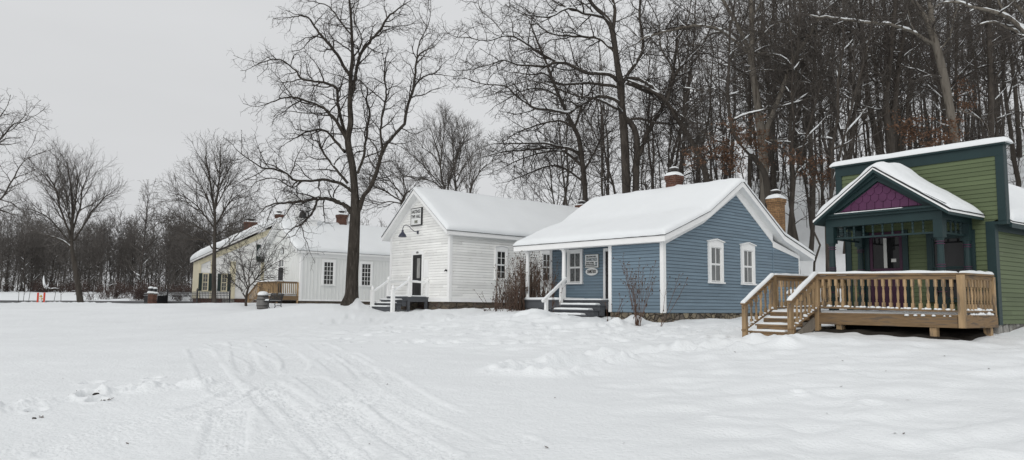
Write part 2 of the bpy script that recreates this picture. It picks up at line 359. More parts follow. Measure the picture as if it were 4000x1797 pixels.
def roof(parent, mp, top, b0, b1, trim, T=0.2, thick=0.14, ridge_i=None, seed=1.0, rnd=0.28, snow_ov=0.03, rndb=None, b_ov=0.03, tf=None):
    mb = MB(); profile_prism(mb, mp, top, thick, b0, b1, True); ro = mb.build('roof', trim, parent)
    # dark shingle layer 2 cm proud of the fascia
    up = [(a, z + 0.022) for a, z in top]
    up[0] = (up[0][0] - 0.025, up[0][1] - 0.008); up[-1] = (up[-1][0] + 0.025, up[-1][1] - 0.008)
    mb = MB(); profile_prism(mb, mp, up, 0.02, b0 - 0.02, b1 + 0.02, True); mb.build('shingles', 'shingle', ro)
    # snow
    pts = [(a, z + 0.026) for a, z in top]; pts[0] = (pts[0][0] - snow_ov, pts[0][1] - 0.01); pts[-1] = (pts[-1][0] + snow_ov, pts[-1][1] - 0.01)
    seg = [math.dist(pts[i], pts[i + 1]) for i in range(len(pts) - 1)]; cum = [0]
    for s in seg: cum.append(cum[-1] + s)
    Ltot = cum[-1]
    def fn(s, t):
        d = s * Ltot; a = np.interp(d, cum, [p[0] for p in pts]); z = np.interp(d, cum, [p[1] for p in pts])
        e = 0.18; a0 = np.interp(max(d - e, 0), cum, [p[0] for p in pts]); z0 = np.interp(max(d - e, 0), cum, [p[1] for p in pts])
        a1 = np.interp(min(d + e, Ltot), cum, [p[0] for p in pts]); z1 = np.interp(min(d + e, Ltot), cum, [p[1] for p in pts])
        L = math.hypot(a1 - a0, z1 - z0); b = b0 - b_ov + (b1 - b0 + 2 * b_ov) * t
        P0 = Vector(mp(float(a), float(b), float(z))); Nn = Vector(mp(float(-(z1 - z0) / L), 0, float((a1 - a0) / L))) - Vector(mp(0, 0, 0))
        return P0, (Nn * 0.55 + Vector((0, 0, 0.45))).normalized()
    mb = MB(); snow_sheet(mb, fn, 46, 30, T, Ltot, b1 - b0, rnd, 0.26, 0.8, seed, rndb=rndb, wob=.012, tf=tf); mb.build('snow', 'snow', ro, True)
    return ro
def chimney(ro, x0, x1, y0, y1, z0, z1, m, cap=True, T=0.14, corbel=0.05, seed=0.0):
    mb = MB(); mb.box(XYZ, x0, x1, y0, y1, z0, z1 - 0.26)
    mb.box(XYZ, x0 - corbel * .5, x1 + corbel * .5, y0 - corbel * .5, y1 + corbel * .5, z1 - 0.26, z1 - 0.17)
    mb.box(XYZ, x0 - corbel, x1 + corbel, y0 - corbel, y1 + corbel, z1 - 0.17, z1)
    ch = mb.build('chimney', m, ro)
    cx, cy = (x0 + x1) / 2, (y0 + y1) / 2; h = (x1 - x0)
    sn = MB(); flat_snow(sn, (x0 - corbel - .01, y0 - corbel - .01), (x1 + corbel + .01, y1 + corbel + .01), z1 + 0.004, T, h * 0.45, seed)
    if cap:
        mb = MB(); r = h * 0.26
        mb.lathe((cx, cy, z1), [(r, 0), (r, T + 0.08)], 10)
        mb.lathe((cx, cy, z1 + T + 0.08), [(r * 1.75, 0), (r * 1.8, 0.03), (r * 0.9, 0.10), (0.01, 0.12)], 10)
        mb.build('chimney_cap', 'flue_metal', ro)
        flat_snow(sn, (cx - r * 1.2, cy - r * 1.2), (cx + r * 1.2, cy + r * 1.2), z1 + T + 0.165, 0.07, r, seed + 3)
    sn.build('chimney_snow', 'snow', ro, True)
    return ch

def window(parent, P, a0, a1, z0, z1, cols, rows, pane, frame='trim_white', cas=0.1, ped=0.0, d0=0.03, dep=0.085, glass_in=True, mt=0.022, meet=True, sill=True):
    """a0..a1, z0..z1 is the sash opening; casing of width cas goes round it"""
    mb = MB()
    mb.box(P, a0 - cas, a0, 0.0, dep, z0 - 0.02, z1 + 0.0); mb.box(P, a1, a1 + cas, 0.0, dep, z0 - 0.02, z1 + 0.0)
    mb.box(P, a0 - cas - 0.003, a1 + cas + 0.003, 0.0, dep + 0.003, z1, z1 + cas * 1.1)
    if ped:
        zt = z1 + cas * 1.1; am = (a0 + a1) / 2; e = cas + 0.05
        A = [(a0 - cas, zt), (a1 + cas, zt), (a1 + cas, zt + 0.05), (am, zt + 0.05 + ped), (a0 - cas, zt + 0.05)]
        mb.loft([P(a, 0.0, z) for a, z in A], [P(a, dep, z) for a, z in A])
        B = [(a0 - e, zt + 0.05), (am, zt + 0.055 + ped), (a1 + e, zt + 0.05), (a1 + e, zt + 0.085), (am, zt + 0.09 + ped), (a0 - e, zt + 0.085)]
        mb.loft([P(a, 0.0, z) for a, z in B], [P(a, dep + 0.05, z) for a, z in B])
    if sill: mb.box(P, a0 - cas - 0.03, a1 + cas + 0.03, 0.0, dep + 0.05, z0 - 0.075, z0 - 0.02)
    fr = mb.build('window', frame, parent)
    # sash bars
    mb = MB(); s = 0.035; zm = (z0 + z1) / 2; half = [(z0, zm, d0 + 0.012), (zm, z1, d0 + 0.028)] if meet else [(z0, z1, d0 + 0.02)]
    for (za, zb, dd) in half:
        mb.box(P, a0, a0 + s, 0.01, dd, za, zb); mb.box(P, a1 - s, a1, 0.01, dd, za, zb)
        mb.box(P, a0 + s, a1 - s, 0.01, dd, za, za + s); mb.box(P, a0 + s, a1 - s, 0.01, dd, zb - s, zb)
        rr = max(1, rows // 2) if meet else rows
        for c in range(1, cols):
            x = a0 + s + (a1 - a0 - 2 * s) * c / cols; mb.box(P, x - mt / 2, x + mt / 2, 0.01, dd - 0.002, za + s, zb - s)
        for c in range(1, rr):
            z = za + s + (zb - za - 2 * s) * c / rr; mb.box(P, a0 + s, a1 - s, 0.01, dd - 0.005, z - mt / 2, z + mt / 2)
    mb.build('sash', frame, fr)
    mb = MB(); mb.box(P, a0 + 0.01, a1 - 0.01, 0.0, d0 + 0.002, z0 + 0.01, z1 - 0.01); mb.build('pane', pane, fr)
    return fr

def text_mesh(body, size, m, parent, Pf, a, z, d=0.012, align='CENTER', bold=0.0, sx=1.0, name='lettering', warp=None):
    """letters as thin solid mesh: a runs to the viewer's right, given by Pf(a,d,z) (mirrored walls pass a flipped Pf)"""
    cu = bpy.data.curves.new(name, 'FONT'); cu.body = body; cu.size = size; cu.align_x = align; cu.align_y = 'CENTER'; cu.extrude = 0.004; cu.offset = bold
    o = bpy.data.objects.new(name, cu); COL.objects.link(o)
    dg = bpy.context.evaluated_depsgraph_get(); me = bpy.data.meshes.new_from_object(o.evaluated_get(dg))
    bpy.data.objects.remove(o); bpy.data.curves.remove(cu)
    for v in me.vertices:
        x, y = v.co.x * sx, v.co.y
        if warp: y *= warp(x)
        v.co = Pf(a + x, d + v.co.z, z + y)
    me.materials.clear(); me.materials.append(MATS[m]); me.name = name
    t = bpy.data.objects.new(name, me); COL.objects.link(t); t.parent = parent
    return t
# ------------------------------------------------------------------ terrain
def gpt(px, py, Y): p = at(px, py, Y); return (p[0], p[1], p[2])
_ctl = [gpt(*c) for c in [
    (0, 1797, 7.7), (1000, 1797, 7.6), (2000, 1797, 7.6), (3000, 1797, 7.7), (4000, 1797, 7.9),
    (0, 1500, 12.3), (1000, 1500, 12.2), (2000, 1495, 12.2), (3000, 1500, 12), (4000, 1500, 11.6),
    (0, 1350, 19.5), (800, 1350, 19.5), (1700, 1350, 19.2), (2400, 1350, 18.5), (0, 1255, 32), (800, 1255, 32), (1500, 1250, 31),
    (2950, 1332, 17.2), (3300, 1320, 16.6), (3700, 1338, 15.5), (3930, 1338, 15.7), (2580, 1266, 25.6), (2300, 1254, 26.2), (2850, 1252, 26.5), (2100, 1216, 30.5),
    (1900, 1206, 35.0), (1750, 1209, 34.2), (1480, 1212, 35.6), (1375, 1198, 36), (1170, 1186, 50.5), (1300, 1187, 50), (1040, 1208, 45), (970, 1192, 47),
    (828, 1190, 55), (620, 1188, 57), (300, 1184, 55), (0, 1186, 53), (160, 1184, 53), (-500, 1184, 53),
    (0, 1172, 76), (400, 1174, 76), (800, 1177, 76), (0, 1140, 106), (400, 1141, 106), (800, 1146, 106), (-600, 1140, 106),
    (1500, 1184, 70), (2000, 1180, 60), (1500, 1160, 110), (2000, 1140, 100),
    (3150, 1062, 37), (3120, 1000, 43), (3150, 880, 50), (3900, 880, 46), (3500, 1030, 35), (2700, 1090, 42), (2300, 1165, 46),
    (2700, 800, 80), (3200, 640, 80), (4000, 560, 80), (4500, 500, 80), (2350, 1000, 80), (3900, 1190, 22), (4300, 1180, 22)]]
_ctl += [(0, -4, 0.0), (-25, -12, -0.2), (25, -12, 0.2), (-30, 8, 0.05), (24, 9, 0.75), (40, 20, 4.5), (45, 40, 12), (-60, 40, 1.0), (0, 160, 5), (60, 160, 24), (-60, 160, 3.2), (7.0, 26.8, 1.10), (9.2, 28.6, 1.15), (11.8, 30.9, 1.22), (14.5, 31.5, 1.35), (13.5, 34.5, 1.6), (11, 25.5, 1.05), (14, 27.5, 1.15), (110, 90, 24), (150, 160, 28), (-160, 160, 3.5)]
_ctl = np.array(_ctl)
def _q(x, y):
    y = np.clip(y, -15, 165); a = np.clip(x / (y + 22), -1.6, 1.6)
    return np.stack([a * 26, 22 * np.log((y + 22) / 22.0)], -1)
_cq = _q(_ctl[:, 0], _ctl[:, 1])
def _phi(d2): return np.sqrt(d2 + 2.2)
_A = _phi(((_cq[:, None] - _cq[None]) ** 2).sum(-1)); _n = len(_cq)
_Pm = np.concatenate([np.ones((_n, 1)), _cq], 1)
_S = np.block([[_A + 0.002 * np.eye(_n), _Pm], [_Pm.T, np.zeros((3, 3))]])
_sol = np.linalg.solve(_S, np.concatenate([_ctl[:, 2], np.zeros(3)]))
def base_z(x, y):
    x = np.asarray(x, float); y = np.asarray(y, float); q = _q(x, y); sh = q.shape[:-1]; q = q.reshape(-1, 2); o = np.empty(len(q))
    for i in range(0, len(q), 60000):
        c = q[i:i + 60000]; o[i:i + 60000] = _phi(((c[:, None] - _cq[None]) ** 2).sum(-1)) @ _sol[:_n] + _sol[_n] + c @ _sol[_n + 1:]
    return o.reshape(sh)
def bz(x, y): return float(base_z(np.array([x]), np.array([y]))[0])
def on_ground(px, py, y0=6.5, y1=90):
    """march the ray of a photo pixel to the ground"""
    Y = np.linspace(y0, y1, 1500); d = ray(px, py); P = EYE + d[None] * (Y / d[1])[:, None]
    g = P[:, 2] - base_z(P[:, 0], P[:, 1]); i = int(np.argmax(g < 0)) if (g < 0).any() else len(Y) - 1
    return P[i]
_rs = np.random.RandomState(5); _lat = _rs.rand(256, 256)
def vnoise(x, y):
    xi = np.floor(x).astype(int); yi = np.floor(y).astype(int); fx = x - xi; fy = y - yi
    fx = fx * fx * fx * (fx * (fx * 6 - 15) + 10); fy = fy * fy * fy * (fy * (fy * 6 - 15) + 10)
    g = lambda a, b: _lat[a & 255, b & 255]
    return (g(xi, yi) * (1 - fx) + g(xi + 1, yi) * fx) * (1 - fy) + (g(xi, yi + 1) * (1 - fx) + g(xi + 1, yi + 1) * fx) * fy - 0.5
def smooth(a, b, x): t = np.clip((x - a) / (b - a), 0, 1); return t * t * (3 - 2 * t)
def poly_dist(x, y, P, rad):
    """signed side offset, arc length and distance to a polyline (world xy), only near it"""
    d = np.full(x.shape, 1e3); arc = np.zeros(x.shape); side = np.zeros(x.shape); L = 0
    for (ax, ay), (bx, by) in zip(P[:-1], P[1:]):
        l = math.hypot(bx - ax, by - ay)
        m = (x > min(ax, bx) - rad) & (x < max(ax, bx) + rad) & (y > min(ay, by) - rad) & (y < max(ay, by) + rad)
        if m.any() and l > 1e-6:
            ux, uy = (bx - ax) / l, (by - ay) / l; dx, dy = x[m] - ax, y[m] - ay
            t = np.clip(dx * ux + dy * uy, 0, l); sx = -(dx * uy - dy * ux); e = np.hypot(dx - t * ux, dy - t * uy)
            cur = d[m]; k = e < cur; cur[k] = e[k]; d[m] = cur
            tmp = arc[m]; tmp[k] = (L + t)[k]; arc[m] = tmp; tmp = side[m]; tmp[k] = sx[k]; side[m] = tmp
        L += l
    return d, arc, side
def spline(P, n=10):
    P = [np.array(p[:2]) for p in P]; o = []
    for i in range(len(P) - 1):
        a, b, c, d = P[max(i - 1, 0)], P[i], P[i + 1], P[min(i + 2, len(P) - 1)]
        for k in range(n):
            t = k / n; o.append(0.5 * (2 * b + (c - a) * t + (2 * a - 5 * b + 4 * c - d) * t * t + (3 * b - a - 3 * c + d) * t ** 3))
    o.append(P[-1]); return [tuple(p) for p in o]
zg = lambda pts: spline([on_ground(x * .7764, 1150 + y * .7764) for x, y in pts])
TRACKS = [zg(p) for p in [
    [(1080, 250), (1300, 330), (1330, 400), (1250, 470), (1000, 580), (700, 655), (300, 745), (0, 805)],
    [(1330, 240), (1480, 330), (1420, 430), (1150, 590), (800, 700), (300, 800)],
    [(1600, 250), (1820, 370), (1850, 470), (1700, 590), (1400, 720), (1050, 826)],
    [(1000, 280), (1085, 420), (1150, 500)], [(1160, 595), (1140, 700), (1120, 826)],
    [(1330, 500), (1470, 640), (1600, 760), (1690, 830)], [(1560, 420), (1900, 640), (2190, 826)], [(1700, 560), (1900, 730), (1990, 826)],
    [(1750, 300), (2050, 500), (2350, 640), (2600, 740)], [(1650, 330), (1950, 560), (2300, 730), (2450, 826)], [(1200, 240), (1260, 380), (1500, 560), (1780, 826)]]]
PATH = spline([on_ground(*p) for p in [(2985, 1335), (2800, 1350), (2560, 1375), (2330, 1408), (2100, 1445)]])
BANK = spline([on_ground(*p) for p in [(-150, 1625), (60, 1592), (260, 1560), (420, 1538), (620, 1520), (840, 1500)]])
BERM = spline([on_ground(*p) for p in [(1900, 1300), (2200, 1330), (2450, 1312), (2700, 1300), (2900, 1290)]])
FARBANK = spline([at(px, 1186, 54) for px in (-900, -300, 0, 200, 330, 430)]); FARBANK2 = spline([at(px, 1190, 54) for px in (680, 760, 860, 960)])
MOUNDS = [(*on_ground(px, py)[:2], r, h) for px, py, r, h in [
    (2480, 1264, 0.42, 0.24), (2300, 1274, 0.4, 0.16), (2410, 1270, 0.3, 0.16), (2560, 1272, 0.35, 0.08), (2085, 1238, 0.8, 0.20), (2150, 1252, 0.45, 0.12), (1965, 1224, 0.4, 0.10),
    (1630, 1214, 0.4, 0.10), (1700, 1214, 0.6, 0.08), (1560, 1218, 0.4, .05), (1412, 1204, 0.45, 0.20), (1384, 1201, 0.25, 0.22), (1330, 1204, 0.6, 0.05), (3060, 1352, 0.3, 0.14), (3170, 1338, 0.35, 0.12), (3330, 1342, 0.4, 0.06), (3480, 1350, 0.6, 0.04),
    (2920, 1392, 0.3, 0.08), (2760, 1398, 0.3, 0.08), (2440, 1420, 0.35, 0.10), (2600, 1400, .3, .05), (600, 1194, 1.2, 0.05), (870, 1195, 1.0, 0.12), (940, 1194, .7, .08)]]
PITS = [(*on_ground(px, py)[:2], r, h) for px, py, r, h in [
    (3118, 1542, 0.10, 0.10), (600, 1476, 0.11, 0.08), (590, 1493, 0.10, 0.06), (360, 1492, 0.14, 0.07), (350, 1556, 0.14, 0.13), (378, 1570, 0.11, 0.1), (140, 1608, 0.1, 0.06), (2100, 1463, 0.12, 0.06), (2790, 1632, .12, .04), (3410, 1590, .13, .04)]]
_prng = random.Random(12)
for _ in range(0):      # old footprints in the lawn
    a, b = _prng.uniform(2150, 3990), _prng.uniform(1395, 1780)
    if b < 1420 + (2600 - a) * 0.35: continue
    g = on_ground(a, b); PITS.append((g[0], g[1], _prng.uniform(.09, .17), _prng.uniform(.02, .05)))
for _ in range(170):
    a, b = _prng.uniform(1250, 2950), _prng.uniform(1225, 1345); g = on_ground(a, b)
    PITS.append((g[0], g[1], _prng.uniform(.12, .22), _prng.uniform(.04, .10)))
FIELD_CUT = spline([on_ground(*p) for p in [(1500, 1330), (1900, 1400), (2100, 1470), (2350, 1600), (2620, 1797)]])
def ground_z(x, y):
    z = base_z(x, y); r = np.hypot(x, y)
    far = smooth(150, 40, r)
    px = CX + F * x / np.maximum(y, 1)                      # just to tell the lawn on the right from the drive
    fx = np.interp(y, [p[1] for p in FIELD_CUT][::-1], [p[0] for p in FIELD_CUT][::-1])
    lawn = smooth(-0.6, 1.4, x - fx) * smooth(-2, 5, y)
    warp = vnoise(x * .8 + 3, y * .8) * .9
    dim = (vnoise(x * 1.3 + y * 0.9 + warp, y * 2.7 - x * 1.0) * .80 + vnoise(x * 3.1 + 9 + warp, y * 4.6 + x) * .22)
    z = z + lawn * far * dim * 0.105
    z += vnoise(x * .22, y * .22 + 5) * .05 * smooth(6, 16, r) * smooth(75, 50, r) + vnoise(x * .09 + 2, y * .09) * .7 * smooth(62, 110, r) * smooth(-.1, .2, x / (y + 9))
    drive = (1 - lawn) * far
    z += drive * (vnoise(x * 1.1, y * 1.6 + 7) * .03 + vnoise(x * 5, y * 6) * .010 + vnoise(x * 14, y * 14) * .005)
    mid = smooth(17, 23, y) * smooth(47, 38, y) * smooth(-12, -5, x)
    z += mid * (np.maximum(vnoise(x * 1.8, y * 1.8), -.15) * .075 + vnoise(x * 4.4, y * 4.0) * .028)
    for T in TRACKS:
        d, arc, sd = poly_dist(x, y, T, 0.5); m = d < 0.4
        if m.any():
            D = d[m]; k = smooth(0.25, 0.20, D); tread = (np.sin(arc[m] * 2 * math.pi / 0.075 + np.abs(sd[m]) * 30) * .5 + np.sin(sd[m] * 2 * math.pi / .055) * .5) * 0.0055
            fade = np.clip(vnoise(arc[m] * .7, arc[m] * 0 + 3) * 2.2 + .8, .15, 1)
            z[m] += fade * (-0.018 * k + (.7 * tread + .014 * vnoise(x[m] * 22, y[m] * 22) + .010 * vnoise(x[m] * 47, y[m] * 47)) * k + 0.011 * np.exp(-((D - .30) / .05) ** 2) * (1 + 1.5 * vnoise(x[m] * 9, y[m] * 9)))
    d, arc, sd = poly_dist(x, y, PATH, 1.6); m = d < 1.5
    D = d[m]; z[m] += -0.13 * smooth(.62, .45, D) + (0.06 + .15 * np.maximum(vnoise(x[m] * 2.3, y[m] * 2.3) + .12, 0) + .10 * vnoise(x[m] * 6, y[m] * 6)) * np.exp(-((D - .78) / .22) ** 2)
    for B, hh, ww in ((BANK, .085, .28), (BERM, .05, .6), (FARBANK, .06, .6), (FARBANK2, .05, .8)):
        d, arc, sd = poly_dist(x, y, B, 2.2); m = d < 2; z[m] += hh * np.exp(-(d[m] / ww) ** 2) * (1 + 1.3 * vnoise(x[m] * 2.6, y[m] * 2.6) + 1.2 * vnoise(x[m] * 6, y[m] * 6) + .6 * vnoise(x[m] * 15, y[m] * 15))
    for (cx, cy, rr, h) in MOUNDS:
        m = (abs(x - cx) < rr * 3) & (abs(y - cy) < rr * 3)
        if m.any():
            e = np.hypot(x[m] - cx, y[m] - cy) / rr; z[m] += h * np.exp(-e * e) * (1 + .9 * vnoise(x[m] * 2.6, y[m] * 2.6) + .3 * vnoise(x[m] * 8, y[m] * 8))
    for (cx, cy, rr, h) in PITS:
        m = (abs(x - cx) < rr * 3) & (abs(y - cy) < rr * 3)
        if m.any():
            e = np.hypot((x[m] - cx), (y[m] - cy) * .8) / rr; z[m] += -h * np.exp(-e ** 3) + .3 * h * np.exp(-((e - 1.35) / .35) ** 2)
    return z
def gz(x, y): return float(ground_z(np.array([float(x)]), np.array([float(y)]))[0])
def grid_mesh(name, X, Y, Z, m, smooth_=True):
    R, C = X.shape; v = np.stack([X, Y, Z], -1).reshape(-1, 3).astype(np.float32)
    i = np.arange(R * C).reshape(R, C); f = np.stack([i[:-1, :-1], i[:-1, 1:], i[1:, 1:], i[1:, :-1]], -1).reshape(-1, 4)
    return raw_mesh(name, v, f, m, smooth_)
def raw_mesh(name, v, f, m, smooth_=True):
    me = bpy.data.meshes.new(name); me.vertices.add(len(v)); me.vertices.foreach_set('co', np.ascontiguousarray(v, np.float32).ravel())
    k = f.shape[1]; me.loops.add(f.size); me.loops.foreach_set('vertex_index', np.ascontiguousarray(f, np.int32).ravel())
    me.polygons.add(len(f)); me.polygons.foreach_set('loop_start', np.arange(0, f.size, k, dtype=np.int32)); me.polygons.foreach_set('loop_total', np.full(len(f), k, np.int32))
    if smooth_: me.polygons.foreach_set('use_smooth', np.ones(len(f), bool))
    me.update(calc_edges=True); me.validate(); me.materials.append(MATS[m]); return me
def link(name, me, parent=None):
    o = bpy.data.objects.new(name, me); COL.objects.link(o); o.parent = parent; return o
py_ = np.linspace(1830, 1186, 620); Yr = np.array([on_ground(2000, p, 5.5, 75)[1] for p in py_[::20]]); Yr = np.interp(py_, py_[::20][::-1], Yr[::-1])
Yr = np.maximum.accumulate(Yr + np.arange(len(Yr)) * 1e-4); Yr = Yr[Yr < 60]
rows = np.concatenate([[-60, -30, -15, -8, -4, -1, 1.5, 3.5, 4.8], np.linspace(5.4, Yr[0] - .05, 8), Yr, np.linspace(Yr[-1] + .3, 110, 150), [120, 132, 146, 165, 200, 260, 400, 700, 1200]])
sc = np.concatenate([[-7, -4, -2.5, -1.7, -1.3, -1.05, -.92, -.84], np.linspace(-.78, .80, 900), [.86, .95, 1.1, 1.4, 1.8, 2.6, 4, 7]])
Wd = np.maximum(rows, 6.0)
GX = sc[None] * Wd[:, None]; GY = np.repeat(rows[:, None], len(sc), 1); GZ = ground_z(GX.copy(), GY.copy())
o = link('ground', grid_mesh('ground', GX, GY, GZ, 'snow_ground')); tag(o, 'snow covered ground with tyre tracks, footprints and a wooded slope', None, kind='structure'); 
# wet dark road across the far left, a sheet 2 cm over the ground
Xs = np.linspace(-64, -17.5, 90)
RY = np.stack([np.interp(Xs, [-64, -26, -24, -17.5], [60.5, 60.5, 58.5, 60]) + t * np.interp(Xs, [-64, -17.5], [13.5, 13.5]) for t in np.linspace(0, 1, 14)]); RX = np.repeat(Xs[None], 14, 0)
o = link('road', grid_mesh('road', RX, RY, ground_z(RX.copy(), RY.copy()) + .03, 'asphalt')); tag(o, 'wet dark asphalt road behind the snow bank', kind='structure')
# ------------------------------------------------------------------ buildings
def corner_board(mb, x, y, z0, z1, w=0.11, t=0.042, sx=1, sy=1):
    """L-shaped corner board wrapping an outside corner; sx, sy point into the house"""
    f = lambda a, b: (min(a, b), max(a, b))
    xa = f(x - sx * t, x + sx * w); ya = f(y - sy * t, y + sy * 0.0)
    mb.box(XYZ, xa[0], xa[1], ya[0], ya[1], z0, z1)
    xb = f(x - sx * t, x + sx * 0.0); yb = f(y + sy * 0.0, y + sy * w)
    mb.box(XYZ, xb[0], xb[1], yb[0], yb[1], z0, z1 - 0.002)
def foundation(root, x0, x1, y0, y1, m, z0=-1.3, z1=-0.004):
    return MB().box(XYZ, x0, x1, y0, y1, z0, z1).build('foundation', m, root)

# ---- 1. white clapboard hall
H0 = at(1754, 1179, 35.0)
hall = empty('town_hall', H0, 41); tag(hall, 'white clapboard hall with a dark front door and a gooseneck lamp under the gable', 'building')
W_, L_, HE, HA = 5.12, 12.5, 3.30, 5.40
mb = MB(); sec = [(0, 0), (W_, 0), (W_, HE), (W_ / 2, HA - .14), (0, HE)]
mb.loft([(0, y, z) for y, z in sec], [(L_, y, z) for y, z in sec])
glo = lambda z: 0.0 if z < HE else (z - HE) / (HA - HE) * W_ / 2
ghi = lambda z: W_ - glo(z)
lap(mb, FX(0), .17, glo, ghi, HA - .16, .128, .036); lap(mb, FY(0), .17, lambda z: 0, lambda z: L_, 3.08, .128, .036)
mb.build('wall', 'white_paint', hall); mb = MB(); lap_shadows(mb, FX(0), .17, glo, ghi, HA - .16, .128); lap_shadows(mb, FY(0), .17, lambda z: 0, lambda z: L_, 3.08, .128); mb.build('lap_shadows', 'lap_shade_white', hall)
mb = MB(); corner_board(mb, 0, 0, 0, 3.088, t=.05); corner_board(mb, 0, W_, 0, 3.3, t=.05, sy=-1)
mb.box(FX(0), .13, W_ - .13, 0, .034, 0.0, .165); mb.box(FY(0), .13, L_, 0, .045, 0.0, .165); mb.box(FY(0), 0.0, L_, 0, .046, 3.09, 3.36)
for s, m_ in ((1, lambda t: t), (-1, lambda t: W_ - t)):   # frieze under the rakes
    A = [(m_(0.0), HE - .10), (m_(0.0), HE + .1), (m_(W_ / 2), HA - .02), (m_(W_ / 2), HA - .26)]
    mb.loft([(-.03, y, z) for y, z in A], [(0, y, z) for y, z in A])
mb.build('trim', 'trim_white', hall)
foundation(hall, .03, L_, .03, W_ - .03, 'cutstone')
ro = roof(hall, lambda a, b, z: (b, a, z), [(-.29, 3.30), (W_ / 2, 5.50), (W_ + .29, 3.30)], -.42, L_ + .3, 'trim_white', 0.17, .17, seed=2.0)
chimney(ro, 11.3, 11.8, 2.3, 2.8, 5.2, 5.84, 'brick_red', T=.08, seed=1)
window(hall, FY(0), 2.81, 3.37, 1.16, 2.52, 2, 4, 'pane_dark', cas=.12, ped=.07, d0=.05, dep=.10)
window(hall, FY(0), 5.90, 6.46, 1.16, 2.54, 2, 4, 'pane_dark', cas=.12, ped=.07, d0=.05, dep=.10)
window(hall, FY(0), 9.0, 9.56, 1.16, 2.54, 2, 4, 'pane_dark', cas=.12, ped=.07, d0=.05, dep=.10)
# door: white casing with a shallow pediment, dark screen door
P = FX(0); mb = MB(); y0, y1 = 2.22, 3.0
mb.box(P, y0 - .13, y0, 0, .07, .24, 2.30); mb.box(P, y1, y1 + .13, 0, .07, .24, 2.30)
A = [(y0 - .15, 2.30), (y1 + .15, 2.30), (y1 + .15, 2.44), ((y0 + y1) / 2, 2.56), (y0 - .15, 2.44)]
mb.loft([P(a, 0, z) for a, z in A], [P(a, .075, z) for a, z in A]); dc = mb.build('door_casing', 'trim_white', hall)
for c in '1886': pass
Pt = lambda yc: (lambda a, d, z: (-d, yc - a, z))
text_mesh('1886', .15, 'letter_black', dc, Pt((y0 + y1) / 2), 0, 2.40, .078, sx=.8)
mb = MB(); mb.box(P, y0, y0 + .11, 0, .068, .25, 2.28); mb.box(P, y1 - .11, y1, 0, .068, .25, 2.28)
for za, zb in ((.25, .36), (1.0, 1.12), (2.15, 2.28)): mb.box(P, y0 + .11, y1 - .11, 0, .066, za, zb)
for k in range(1, 4): mb.box(P, y0 + .11 + .14 * k - .012, y0 + .11 + .14 * k + .012, .02, .064, .36, 1.0)
dr = mb.build('door', 'black_paint', hall)
MB().box(P, y0 + .1, y1 - .1, 0, .052, .35, 2.16).build('screen', 'interior', dr)
MB().box(P, y0 + .16, y0 + .42, .053, .057, 1.14, 2.12).build('curtain_and_glare', 'curtain_and_glare', dr)
MB().box(P, y0 + .03, y0 + .07, .06, .10, 1.1, 1.2).build('handle', 'iron', dr)
MB().box(P, 1.67, 2.05, 0.0, .055, 1.16, 2.02).build('shutter_board', 'trim_white', hall)
mb = MB(); mb.box(P, .14, .22, .04, .09, 1.42, 1.50); mb.tube([P(.18, .09, 1.47), P(.18, .15, 1.47), P(.18, .16, 1.40)], .014, 6); mb.bar(P(.12, .12, 1.52), P(.25, .12, 1.43), .02, .02); mb.build('hose_bib', 'iron', hall)
# gooseneck lamp
lp = empty('wall_lamp', (0, 0, 0)); lp.parent = None
def hw(x, y, z):
    c, s = math.cos(RAD(41)), math.sin(RAD(41)); return (H0[0] + x * c - y * s, H0[1] + x * s + y * c, H0[2] + z)
lp.location = hw(0, 2.65, 3.42); lp.rotation_euler = (0, 0, RAD(41)); tag(lp, 'dark navy gooseneck lamp with a bell shade above the hall door', 'lamp')
MB().lathe((-.045, 0, 0), [(.001, 0)], 3)
mb = MB(); mb.box(XYZ, -.07, -.028, -.05, .05, -.09, .07); mb.tube([(-.06, 0, 0), (-.25, 0, .02), (-.42, 0, .12), (-.58, 0, .26), (-.74, 0, .30), (-.88, 0, .24), (-.93, 0, .10), (-.93, 0, .0)], .018, 8); mb.build('gooseneck_arm', 'lamp_navy', lp)
mb = MB(); mb.lathe((-.93, 0, -.30), [(.205, 0), (.20, .02), (.16, .12), (.085, .2), (.055, .25), (.05, .33), (.02, .36)], 16); mb.build('lamp_shade', 'lamp_navy', lp, True)
# sign board
sg = empty('hall_sign', hw(0, 2.74, 4.19), 41); tag(sg, 'square white sign with a black frame naming the hall', 'sign')
mb = MB(); P0 = lambda a, d, z: (-d, -a, z)
mb.box(P0, -.47, .47, .035, .115, -.44, .44); mb.build('frame', 'black_paint', sg)
MB().box(P0, -.43, .43, .10, .119, -.40, .40).build('panel', 'sign_white', sg)
text_mesh('HASTINGS', .235, 'letter_black', sg, P0, 0, .245, .120, bold=.006, sx=.70); text_mesh('TWP. HALL', .235, 'letter_black', sg, P0, 0, .00, .120, bold=.006, sx=.68)
text_mesh('1886', .22, 'letter_olive', sg, P0, 0.02, -.265, .120, bold=.005, sx=.75)
